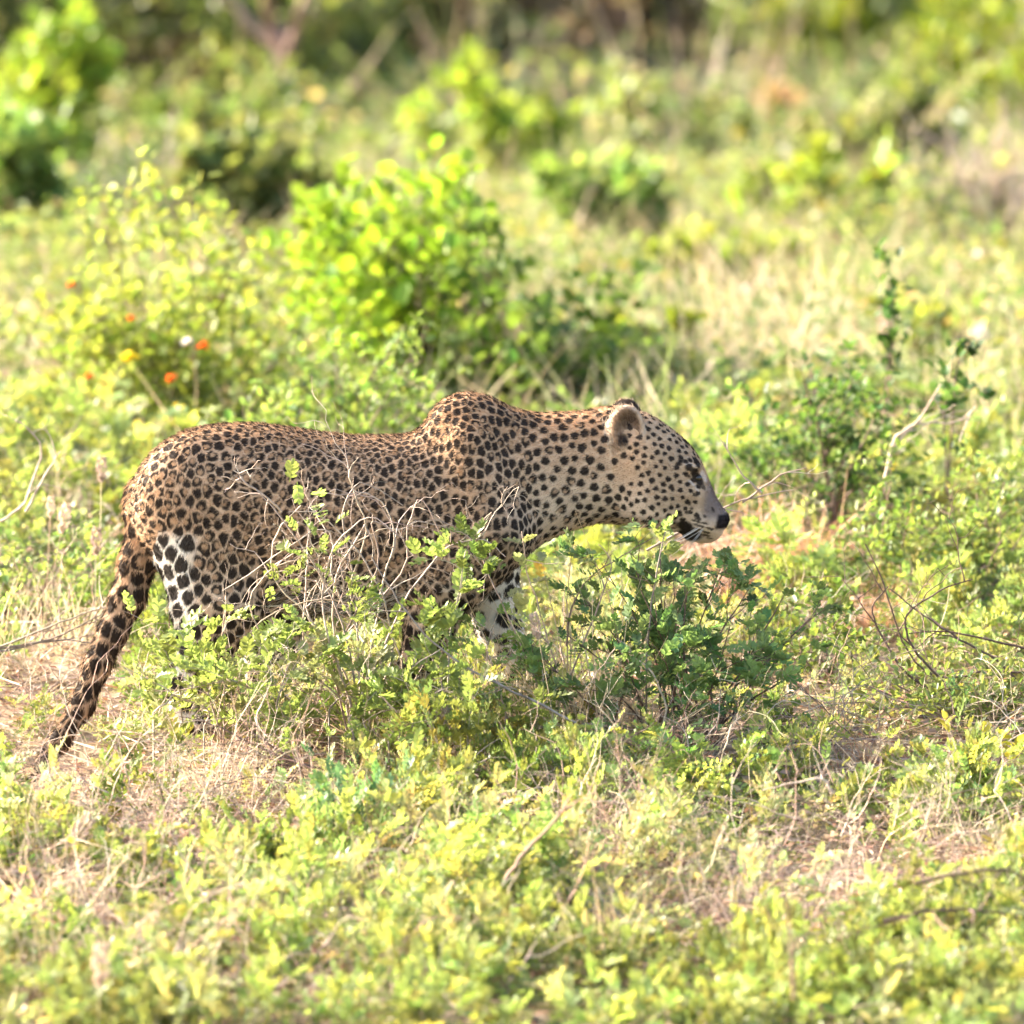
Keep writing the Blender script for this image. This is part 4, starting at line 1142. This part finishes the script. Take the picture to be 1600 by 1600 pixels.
# ------------------------------------------------------------------ dry grass tufts and seed heads
def tuft_mesh(n, h, w, col, spread=0.5, bend=0.35):
    b = Buf()
    d = rdir(n, 0.55, 1.0); d[:, :2] *= spread * 1.4
    p = rng.normal(0, 0.03, (n, 3)) * [1, 1, 0]
    for v in range(3):
        m = np.arange(n) % 3 == v; k = int(m.sum())
        b.scatter(blade(h, w, bend * (0.4 + v * 0.6)), frames(d[m], roll=rng.uniform(-3.1, 3.1, k)), rng.uniform(0.45, 1.15, k), p[m], np.clip(vcol(col, k, 0.18, 0.05), 0, 0.8))
    me = b.mesh('blades'); me.materials.append(M_DRY)
    return me
TUFTS = [tuft_mesh(70, 0.17, 0.0032, STRAW * 1.15), tuft_mesh(90, 0.13, 0.0034, STRAW, 0.9, 0.6), tuft_mesh(60, 0.2, 0.003, STRAW * 1.3, 0.5, 0.5)]
RUSTT = [tuft_mesh(170, 0.11, 0.0042, RUST * 1.25, 1.0, 0.7), tuft_mesh(150, 0.09, 0.004, RUST * 1.1, 1.1, 0.7)]
def tuft(label, px, py, s, meshes=TUFTS, group=None, Y=None):
    g = ground_at(px, py)
    o = link('dry_tuft' if meshes is TUFTS else 'rusty_tuft', random.choice(meshes))
    tag(o, label, 'grass tuft', group)
    o.location = g - [0, 0, 0.005]; o.rotation_euler = (0, 0, random.uniform(0, 6.28)); o.scale = (s,) * 3
    return o
tuft('pale straw grass tuft before the far forefoot, tallest of the dry tufts', 905, 1160, 1.81)
tuft('arching pale straw tuft left of the dark bush', 940, 1150, 1.74)
tuft('bleached straw tuft between the two forefeet', 800, 1150, 1.38)
tuft('bleached straw tuft below the near foreleg', 735, 1165, 1.23)
tuft('straw tuft bending over the hollow, lower centre right', 960, 1360, 0.95)
tuft('straw tuft on the bare soil under the dark bush', 1030, 1260, 0.9)
tuft('dry straw tuft at the left edge behind the tail, upper one', 45, 985, 1.0)
tuft('dry straw tuft at the left edge behind the tail, lower one', 20, 1060, 0.9)
tuft('dry straw tuft close behind the tail', 105, 1030, 0.9)
tuft('dry tuft left of the twig tangle foot', 500, 1165, 0.9)
tuft('thin straw tuft in the herbs, bottom centre', 620, 1440, 0.9)
for i in range(30):
    px, py = random.uniform(0, 1600), random.uniform(1130, 1590)
    if px < 220 and py < 1330: px += 300
    tuft('short dry straw tuft among the low herbs', px, py, random.uniform(0.55, 1.15), TUFTS, 'short straw tufts among the herbs')
tuft('orange-brown withered patch right of the leopard chin, left half', 1170, 915, 1.5, RUSTT)
tuft('orange-brown withered patch right of the leopard chin, right half', 1245, 910, 1.5, RUSTT)
tuft('orange-brown withered patch nearest the leopard chin', 1115, 905, 1.2, RUSTT)
tuft('orange-brown withered patch, far right end of the row beside the chin', 1295, 915, 1.2, RUSTT)
for k, (px, py) in enumerate(((1150, 930), (1205, 945), (1235, 885))):
    tuft('orange-brown withered tuft among several right of the leopard chin', px, py, 1.25, RUSTT, 'orange-brown withered tufts right of the leopard chin')
tuft('orange-brown withered stalks behind the dark bush, lower one', 1140, 950, 1.0, RUSTT)
tuft('rusty withered tuft left of the bare branches', 1370, 985, 0.9, RUSTT)
tuft('rusty brown tuft in a gap of the yellow herbs at the right', 1360, 1205, 0.9, RUSTT)
tuft('rusty brown tuft beside the twig tangle foot', 510, 1150, 0.8, RUSTT)
tuft('rusty brown tuft near the bottom edge, left of centre', 360, 1520, 0.8, RUSTT)
tuft('rusty brown tuft near the bottom edge, right of centre', 985, 1500, 0.8, RUSTT)

def head_mesh(l, r, n, col, bristle=0.012):
    b = Buf()
    t = rng.random(n); a = rng.uniform(0, 6.283, n)
    rr = r * np.sin(np.pi * np.clip(t * 0.9 + 0.06, 0, 1)) * rng.random(n) ** 0.5
    p = np.stack([rr * np.cos(a), rr * np.sin(a), t * l], -1)
    d = np.stack([np.cos(a) * 0.6, np.sin(a) * 0.6, np.full(n, 1.0)], -1) + rng.normal(0, 0.2, (n, 3))
    b.scatter(leaflet(bristle, bristle * 0.28), frames(d, roll=rng.uniform(-3, 3, n)), rng.uniform(0.7, 1.4, n), p, np.clip(vcol(col, n, 0.12, 0.04), 0, 0.85))
    me = b.mesh('seed_head'); me.materials.append(M_DRY); return me
PLUME = head_mesh(0.075, 0.013, 150, np.array([0.46, 0.37, 0.31]))
PUFF = head_mesh(0.035, 0.017, 130, np.array([0.60, 0.56, 0.51]), 0.011)
def seed_stem(label, top, foot, Y, head=PLUME, s=1.0, name='seed_grass'):
    T = at(*top, Y); B = at(*foot, Y); g = float(gz(B[0], B[1])); B[2] = g - 0.01
    root = bpy.data.objects.new(name, None); COL.objects.link(root); root.location = B
    tag(root, label, 'seeding grass')
    q = T - B; k = np.linspace(0, 1, 7)[:, None]
    pts = q * k + np.array([0.15 * q[0], 0, 0]) * (k * k - k)
    link('stalk', stems_mesh('stalk', [(pts, 0.0013, 0.0008)], STRAW * 1.1, 4), root, M_DRY)
    h = link('seed_head', head, root); h.location = q
    d = Vector(pts[-1] - pts[-2]); h.rotation_euler = d.to_track_quat('Z', 'X').to_euler(); h.scale = (s,) * 3
seed_stem('pinkish feather seed head left of the tail, lower left', (103, 1325), (60, 1470), -1.35)
seed_stem('blurred pale seed head at the lower left corner', (155, 1545), (150, 1620), -3.0)
seed_stem('slim straw seed head before the far foreleg', (842, 1000), (880, 1140), -0.45, PLUME, 0.7)
seed_stem('pale seed head left of the rump, lower of the left cluster', (95, 835), (60, 930), 0.9, PLUME, 0.85)
seed_stem('pale seed head left of the rump, leftmost of the left cluster', (78, 810), (70, 930), 1.0, PLUME, 0.6)
seed_stem('pale seed head left of the rump, highest of the left cluster', (158, 755), (155, 900), 1.2, PLUME, 0.75)
seed_stem('pale seed head close to the rump', (150, 870), (148, 940), 0.8, PLUME, 0.8)
seed_stem('whitish seed head before the upright dark sprig at the right', (1382, 530), (1385, 690), 5.0, PLUME, 1.0)
seed_stem('whitish seed head on a tall thin stalk, right', (1532, 535), (1537, 700), 4.5, PUFF, 1.1)
seed_stem('round white seed puff above the leopard neck', (970, 440), (955, 620), 9.0, PUFF, 1.5)
seed_stem('round white seed puff at the left edge', (12, 325), (45, 430), 12.0, PUFF, 1.6)
seed_stem('small round pale puff, upper right', (1445, 462), (1448, 560), 9.0, PUFF, 0.9)

# yellowing plant at the right
g = ground_at(1530, 1240)
lines = []
for k in range(9): branch_lines((0, 0, 0), rdir(1, 0.2, 1)[0] * [1, 0.5, 1], rng.uniform(0.08, 0.16), 0.002, 1, 0.25, 0, 2, 0.02, lines, 0.6)
plant('yellow_plant', 'bright yellow broad-leaved plant in the herbs at the right edge', 'plant', g, lines, TWIG, 80, LGOLD, smin_=0.6, smax_=1.0)
g = ground_at(25, 1470)
lines = []
for k in range(5): branch_lines((0, 0, 0), rdir(1, 0.5, 1)[0] * [1, 0.5, 1], rng.uniform(0.1, 0.2), 0.002, 1, 0.25, 0, 2, 0.02, lines, 0.6)
plant('yellow_plant', 'small yellow-orange leaved plant at the lower left edge', 'plant', g, lines, RUST, 22, LGOLD, smin_=0.4, smax_=0.7)

# ------------------------------------------------------------------ plants behind the leopard
rng = np.random.default_rng(23); random.seed(23)
def leafy_bush(name, label, Y, foot, tips, n, col, ll, lw, group=None, mat=None, stem=BARK * 1.5, r=0.005, depth=0.5, kids=4, klen=0.15, patches=None, separate=0):
    base = at(*foot, Y); base[2] = float(gz(base[0], base[1])) - 0.02
    lines = []
    for (px, py) in tips:
        dy = rng.uniform(-depth, depth)
        mid = (0.6 * foot[0] + 0.4 * px + rng.normal(0, 12), 0.45 * foot[1] + 0.55 * py)
        q = through([foot, mid, (px, py)], Y, dy) - base; q[0] = 0
        lines.append((q, r, r * 0.3))
        for k in range(kids):
            j = rng.integers(3, len(q) - 1)
            branch_lines(q[j], q[j] - q[j - 1] + rng.normal(0, 0.03, 3), klen * rng.uniform(0.5, 1.1), r * 0.4, 1, 0.3, 0.0, 2.0, 0.04, lines, 0.8)
    root = plant(name, label, 'bush', base, lines, stem, group=group, sides=5)
    P, D = line_points(lines, n, 0.15)
    b = Buf()
    c = vcol(col, n, 0.22, 0.10)
    b.scatter(leaflet(ll, lw, 0.2), frames(leaf_dirs(D, n, 0.9, 0.3), roll=rng.normal(0, 0.5, n)), rng.uniform(0.6, 1.25, n), P + rng.normal(0, 0.03 if ll > 0.03 else 0.012, (n, 3)), np.clip(c, 0, 0.8))
    f = link('foliage', b.mesh('foliage'), root, mat or M_BROAD); tag(f, kind='stuff')
    if separate:
        P, D = line_points(lines, separate, 0.6)
        ms = leaf_set(('b', label), col * 1.15, 0.05, 0, ll * 1.1, lw * 1.1, mat=mat or M_BROAD)
        add_leaves(root, P, D, ms, 0.8, 1.2)
    return root
BRIGHT = np.array([0.185, 0.265, 0.03]); DEEP = np.array([0.060, 0.120, 0.034])
leafy_bush('broadleaf_bush', 'lit left side of the tall broad-leaved bush behind the leopard back, leaves coloured brighter', 5.0, (655, 690), [(640, 265), (655, 290), (600, 330), (560, 340), (475, 300), (500, 350), (450, 390), (430, 440), (520, 400), (590, 380), (660, 330), (700, 330), (720, 400), (560, 460), (480, 480), (630, 440), (690, 450), (600, 520), (520, 300), (540, 520)],
           1250, BRIGHT * 0.95, 0.055, 0.040, separate=60, klen=0.2)  # sunlit half of one bush, its light put into a brighter leaf colour
leafy_bush('broadleaf_bush', 'shaded right side of the tall broad-leaved bush above the leopard shoulder, leaves coloured darker', 4.6, (820, 690), [(740, 420), (722, 350), (738, 310), (765, 400), (705, 430), (720, 470), (760, 500), (830, 440), (850, 490), (900, 470), (920, 520), (960, 480), (965, 560), (880, 560), (800, 530), (780, 590), (840, 590), (920, 600), (730, 540), (700, 560), (690, 610)],
           850, np.array([0.105, 0.165, 0.034]), 0.046, 0.032, separate=40)  # shaded half of the same bush, its shade put into a darker leaf colour
lant = leafy_bush('lantana_bush', 'pale yellow-green bush with a few orange flowers behind the rump', 4.0, (250, 730), [(60, 470), (110, 420), (160, 340), (210, 380), (250, 420), (300, 300), (330, 350), (380, 400), (400, 480), (340, 470), (280, 520), (200, 500), (130, 520), (80, 560), (160, 590), (240, 600), (320, 590), (400, 570), (450, 560), (480, 620), (370, 640), (190, 650), (120, 640)],
           2300, np.array([0.25, 0.30, 0.065]), 0.034, 0.021, klen=0.2)
leafy_bush('small_leaved_bush', 'mid green small-leaved bush just behind the leopard back', 2.6, (520, 790), [(430, 600), (480, 570), (540, 560), (590, 570), (640, 560), (520, 610), (580, 620), (470, 640), (650, 610), (610, 650), (560, 655), (400, 640), (350, 660), (300, 640), (690, 600)],
           1300, GRN * 1.1, 0.026, 0.016, klen=0.16, depth=0.3, r=0.004)
leafy_bush('small_leaved_bush', 'dark green low bush right of the leopard head', 2.2, (1300, 800), [(1150, 700), (1190, 660), (1240, 640), (1290, 650), (1340, 640), (1390, 660), (1440, 690), (1240, 710), (1330, 700), (1400, 720), (1180, 740), (1270, 600), (1330, 600), (1380, 620), (1250, 570)],
           1100, np.array([0.075, 0.125, 0.034]), 0.024, 0.016, klen=0.14, depth=0.25, r=0.004)
leafy_bush('small_leaved_bush', 'thin upright dark-leaved shoot above the right bush', 2.8, (1372, 720), [(1380, 380), (1392, 400)], 75, DEEP, 0.030, 0.022, kids=3, klen=0.06, depth=0.05, r=0.003)
leafy_bush('small_leaved_bush', 'second upright dark shoot, further right beside the hooked twig', 2.0, (1480, 740), [(1500, 520), (1490, 560)], 80, DEEP, 0.030, 0.020, kids=3, klen=0.06, depth=0.05, r=0.003)
def flower(parent, px, py, Y, col, s=0.012, name='flower_head'):
    b = Buf(); n = 26
    d = rdir(n, 0.0, 1.0) + np.array([0, -0.6, 0])
    b.scatter(leaflet(s * 1.3, s), frames(d, roll=rng.uniform(-1, 1, n)), rng.uniform(0.8, 1.2, n), np.zeros((n, 3)), np.clip(vcol(col, n, 0.1, 0.06), 0, 0.85))
    o = link(name, b.mesh(name), parent, M_FLOWER); o.location = Vector(at(px, py, Y)) - parent.location
ORA = np.array([0.75, 0.17, 0.03])
for px, py in ((318, 543), (268, 596), (140, 590), (112, 447), (205, 500)): flower(lant, px, py, 3.4, ORA, 0.0135 if px in (318, 268) else 0.009)
for px, py, s in ((205, 563, 0.018), (278, 645, 0.016)): flower(lant, px, py, 3.4, np.array([0.75, 0.62, 0.04]), s)
flower(lant, 293, 538, 3.35, np.array([0.72, 0.70, 0.66]), 0.013)  # small whitish spot on the bush, built with the flower head shape

# leafy scrub filling the right middle ground
def yg(px, py): return float(ground_at(px, py)[1])
NB = np.array([0.185, 0.235, 0.07])
for lab, foot, tips, col in (
    ('yellow-green leafy scrub bush at the right edge, above the bare branches', (1530, 960), [(1440, 800), (1480, 760), (1520, 720), (1560, 730), (1600, 760), (1640, 780), (1580, 820), (1500, 840), (1450, 870), (1540, 880), (1600, 880)], NB),
    ('green leafy scrub bush between the withered patch and the right edge', (1400, 950), [(1320, 820), (1350, 780), (1390, 760), (1430, 770), (1450, 820), (1330, 870), (1400, 840), (1430, 890), (1350, 900)], GRN * 1.15),
    ('low yellow-green scrub bush right of the leopard nose', (1260, 825), [(1180, 770), (1200, 730), (1250, 720), (1300, 740), (1340, 780), (1220, 780), (1280, 790)], NB),
    ('yellow-green scrub bush at the right edge, below the bare branches', (1520, 1150), [(1430, 1090), (1460, 1060), (1500, 1070), (1550, 1060), (1600, 1080), (1640, 1100), (1480, 1110), (1560, 1110), (1340, 1070), (1380, 1060), (1400, 1100)], NB * 1.1),
    ('green scrub bush in the shade right of the dark bush', (1290, 1080), [(1230, 1000), (1260, 970), (1300, 960), (1340, 990), (1360, 1030), (1250, 1040), (1310, 1020)], GRN),
    ('low yellow-green scrub at the left edge behind the tail', (70, 980), [(0, 900), (40, 880), (90, 870), (140, 880), (170, 910), (20, 940), (110, 930), (150, 940)], NB * 1.1)):
    leafy_bush('small_leaved_bush', lab, yg(*foot), foot, tips, 110 * len(tips), col, 0.020, 0.0115, klen=0.12, depth=0.25, r=0.0028, mat=M_LEAF, kids=5)

# far bushes and small trees: (foot px, py), half width, height in px, colour, how dense, label
def far_bush(label, px, py, hw, ht, col, n, ll=0.05, name='bush', stem=BARK, woody=6, cat='bush', bare=False):
    g = ground_at(px, py)
    s = (g[1] + 20) * 36 / LENS / 1600
    hw, ht = hw * s, ht * s
    root = bpy.data.objects.new(name, None); COL.objects.link(root); root.location = g
    tag(root, label, cat)
    lines = []
    for k in range(woody):
        a = rng.uniform(0, 6.283); e = rng.uniform(0.15, 1.0)
        d = np.array([math.cos(a) * hw * e, math.sin(a) * hw * e, ht * rng.uniform(0.75, 1.0)])
        L = np.linalg.norm(d)
        branch_lines((rng.normal(0, hw * 0.15), rng.normal(0, hw * 0.15), 0), d, L * 0.95, 0.010 * max(0.6, L), 2, 0.22, 0, 4, L / 9, lines, 0.6, 0.45)
    link('branches', stems_mesh('branches', lines, stem, 4), root, M_TWIG)
    if n:
        P, D = line_points(lines, n, 0.3)
        P = P + rng.normal(0, 0.06 * ht, (n, 3))
        P[:, 2] = np.abs(P[:, 2])
        b = Buf()
        lump = np.sin(P[:, 0] * 5 / hw + 1) * np.sin(P[:, 2] * 6 / ht) + 0.5 * np.sin(P[:, 1] * 7 / hw)
        kp = lump + rng.normal(0, 0.4, n) > -0.75
        P, D = P[kp], D[kp]; m = len(P)
        b.scatter(leaflet(ll, ll * 0.62, 0.2), frames(leaf_dirs(D, m, 1.0, 0.3), roll=rng.normal(0, 0.6, m)), rng.uniform(0.6, 1.3, m), P, np.clip(vcol(col, m, 0.22, 0.12), 0, 0.8))
        f = link('foliage', b.mesh('foliage'), root, M_LEAF); tag(f, kind='stuff')
    return root
OLIVE = np.array([0.15, 0.172, 0.060]); DKOL = np.array([0.105, 0.125, 0.050]); LIME = np.array([0.20, 0.25, 0.035])  # background haze is put into the lightened olive tones
FB = [
    ('tall dark olive bush at the upper left edge', 60, 250, 130, 330, DKOL, 1500, 0.06), ('pale green bush standing before the dark bush, upper left', 70, 330, 110, 250, LIME * 0.9, 1100, 0.06),
    ('dark olive bush, upper left between pale bush and brown trunks', 240, 200, 130, 260, DKOL * 1.1, 1300, 0.06), ('brown-stemmed olive bush at the top, left of centre', 430, 240, 150, 320, OLIVE, 1300, 0.06),
    ('green rounded bush below the brown trunks', 330, 300, 110, 150, GRN * 1.0, 900, 0.05), ('olive bush at the top centre', 600, 200, 150, 300, OLIVE * 1.0, 1400, 0.06),
    ('pale bush with a light crown at the top centre', 640, 150, 90, 180, PALE * 0.8, 700, 0.06), ('dark olive bush at the top, right of centre', 900, 175, 150, 260, DKOL, 1300, 0.06),
    ('yellow-green rounded bush above the leopard neck', 800, 320, 150, 210, LIME, 1300, 0.05), ('olive bush with brown twigs above the leopard head', 1040, 320, 120, 150, OLIVE * 1.2, 800, 0.05),
    ('bright green bush at the top right', 1180, 150, 170, 260, LIME, 1400, 0.06), ('fresh green bush, upper right', 1330, 200, 150, 200, LIME * 0.95, 1300, 0.06),
    ('dark hollow bush at the top edge, right', 1275, 45, 70, 80, DKOL, 700, 0.06), ('yellow-green bush at the right edge, upper', 1540, 250, 150, 230, LIME, 1300, 0.06),
    ('green bush in the upper right corner', 1560, 90, 130, 180, GRN * 1.1, 1000, 0.06), ('dark green small bush among pale grass, right of the neck', 1180, 280, 45, 70, DEEP, 350, 0.05),
    ('low yellow bush in pale grass above the leopard head', 1130, 480, 140, 110, LIME * 1.15, 800, 0.045), ('low pale bush at the right edge above the bare twigs', 1530, 420, 130, 130, PALE, 700, 0.045),
    ('low light green bush behind the leopard nose', 1050, 610, 130, 90, LIME * 1.1, 800, 0.04), ('low yellow-green bush at the right, behind the pale seed heads', 1500, 600, 130, 90, LIME * 1.2, 800, 0.04),
]
PINKY = np.array([0.20, 0.155, 0.11])
for lab, px, py, hw, ht, col in (
    ('dark olive thicket at the top left corner', 10, 215, 120, 330, DKOL), ('olive thicket at the top edge, second from the left', 150, 190, 120, 300, OLIVE * 0.9),
    ('brown-tinged thicket at the top edge behind the thin trunk', 300, 210, 110, 300, PINKY * 0.7), ('dark thicket at the top edge between the two trunks', 370, 160, 110, 260, DKOL * 1.2),
    ('olive thicket at the top edge right of the brown trunk', 500, 215, 120, 320, OLIVE), ('dark green thicket at the top edge above the bright bush', 580, 150, 110, 240, DKOL * 1.2),
    ('greyish twiggy thicket at the top edge, right of the light crown', 740, 190, 120, 260, PINKY * 0.75), ('dark brown-grey thicket at the top edge, centre right', 850, 160, 120, 240, DKOL * 0.9),
    ('mauve-brown thicket above the yellow bush, centre right', 960, 190, 110, 220, PINKY * 0.65), ('olive thicket at the top edge, right of the brown thicket', 1060, 170, 110, 240, OLIVE * 1.1),
    ('green thicket filling the top edge right of centre', 1250, 190, 160, 260, GRN * 0.9), ('green thicket at the top edge near the right corner', 1440, 180, 150, 260, GRN), 
    ('olive-green bush left of the bright bush, mid distance', 360, 420, 110, 170, OLIVE * 1.2), ('green bush at the left edge, mid distance', 20, 420, 110, 190, GRN),
    ('olive bush with mauve twigs at the right, mid distance', 1420, 330, 120, 150, OLIVE * 1.4), ('soft green bush above the ear, mid distance', 960, 420, 120, 140, GRN * 1.3),
    ('yellow-green bush in the middle of the pale grass, right', 1290, 420, 130, 130, LIME)):
    far_bush(lab, px, py, hw, ht, col, 1500, 0.06, woody=9)
for f in FB: far_bush(f[0], f[1], f[2], f[3], f[4], f[5], f[6], f[7])
far_bush('bare pinkish twig bush at the right edge', 1560, 420, 110, 200, None, 0, name='dry_bush', stem=TWIG * 1.15, woody=22)
far_bush('bare pinkish twig bush behind the flowering bush, left', 250, 420, 90, 190, None, 0, name='dry_bush', stem=TWIG, woody=14)
far_bush('bare brown twig bush at the top, right of centre', 880, 190, 110, 150, None, 0, name='dry_bush', stem=BARK * 1.5, woody=16)
far_bush('rusty dry bush in the pale grass, upper right', 1210, 250, 40, 90, RUST, 160, 0.05, name='dry_bush', stem=RUST, woody=8)
def trunk(label, foot, top, r):
    g = ground_at(*foot); s = g[1]
    T = at(*top, s)
    lines = [(np.array([(0, 0, -0.05), *(list((T - g) * t + rng.normal(0, 0.02, 3)) for t in (0.25, 0.5, 0.75)), list(T - g)]), r, r * 0.6)]
    for k in range(5):
        q = lines[0][0]; branch_lines(q[2 + k % 3], (rng.normal(0, 0.6), rng.normal(0, 0.6), 1), 0.8, r * 0.45, 1, 0.25, 0, 2, 0.1, lines)
    root = bpy.data.objects.new('tree', None); COL.objects.link(root); root.location = g; tag(root, label, 'tree')
    link('trunk', stems_mesh('trunk', lines, BARK * 1.7, 7), root, M_TWIG)
    n = 260; P, D = line_points(lines[1:], n, 0.3); b = Buf()
    b.scatter(leaflet(0.06, 0.035), frames(leaf_dirs(D, n), roll=rng.normal(0, 0.5, n)), rng.uniform(0.6, 1.2, n), P, vcol(OLIVE, n))
    tag(link('crown', b.mesh('crown'), root, M_LEAF), kind='stuff')
trunk('small tree with a brown trunk, upper left of centre', (445, 250), (425, 40), 0.05)
trunk('small tree with a pale thin trunk, upper left', (290, 200), (283, 20), 0.04)

# scrub filling the ground between the leopard and the far bushes
def far_w(x, y):
    return np.full(len(x), 1.0)
for x, y in scatter_pts(155, 0, 0, 3.6, 16, 0.45, far_w, 0.8):
    v = patchy(x, y, 0.9, 2.0) - 0.35 * (x > 0) + random.gauss(0, 0.4)
    place_shrub('fardark' if v > 0.75 else 'far', x, y, random.uniform(0.55, 1.0))
for x, y in scatter_pts(130, 0, 0, 16, 44, 0.9, far_w, 1.2):
    v = patchy(x, y, 0.5, 4.0) - 0.5 * (x > 0.5) + random.gauss(0, 0.4)
    place_shrub('fardark' if v > 0.35 else 'far', x, y, random.uniform(1.2, 2.4))
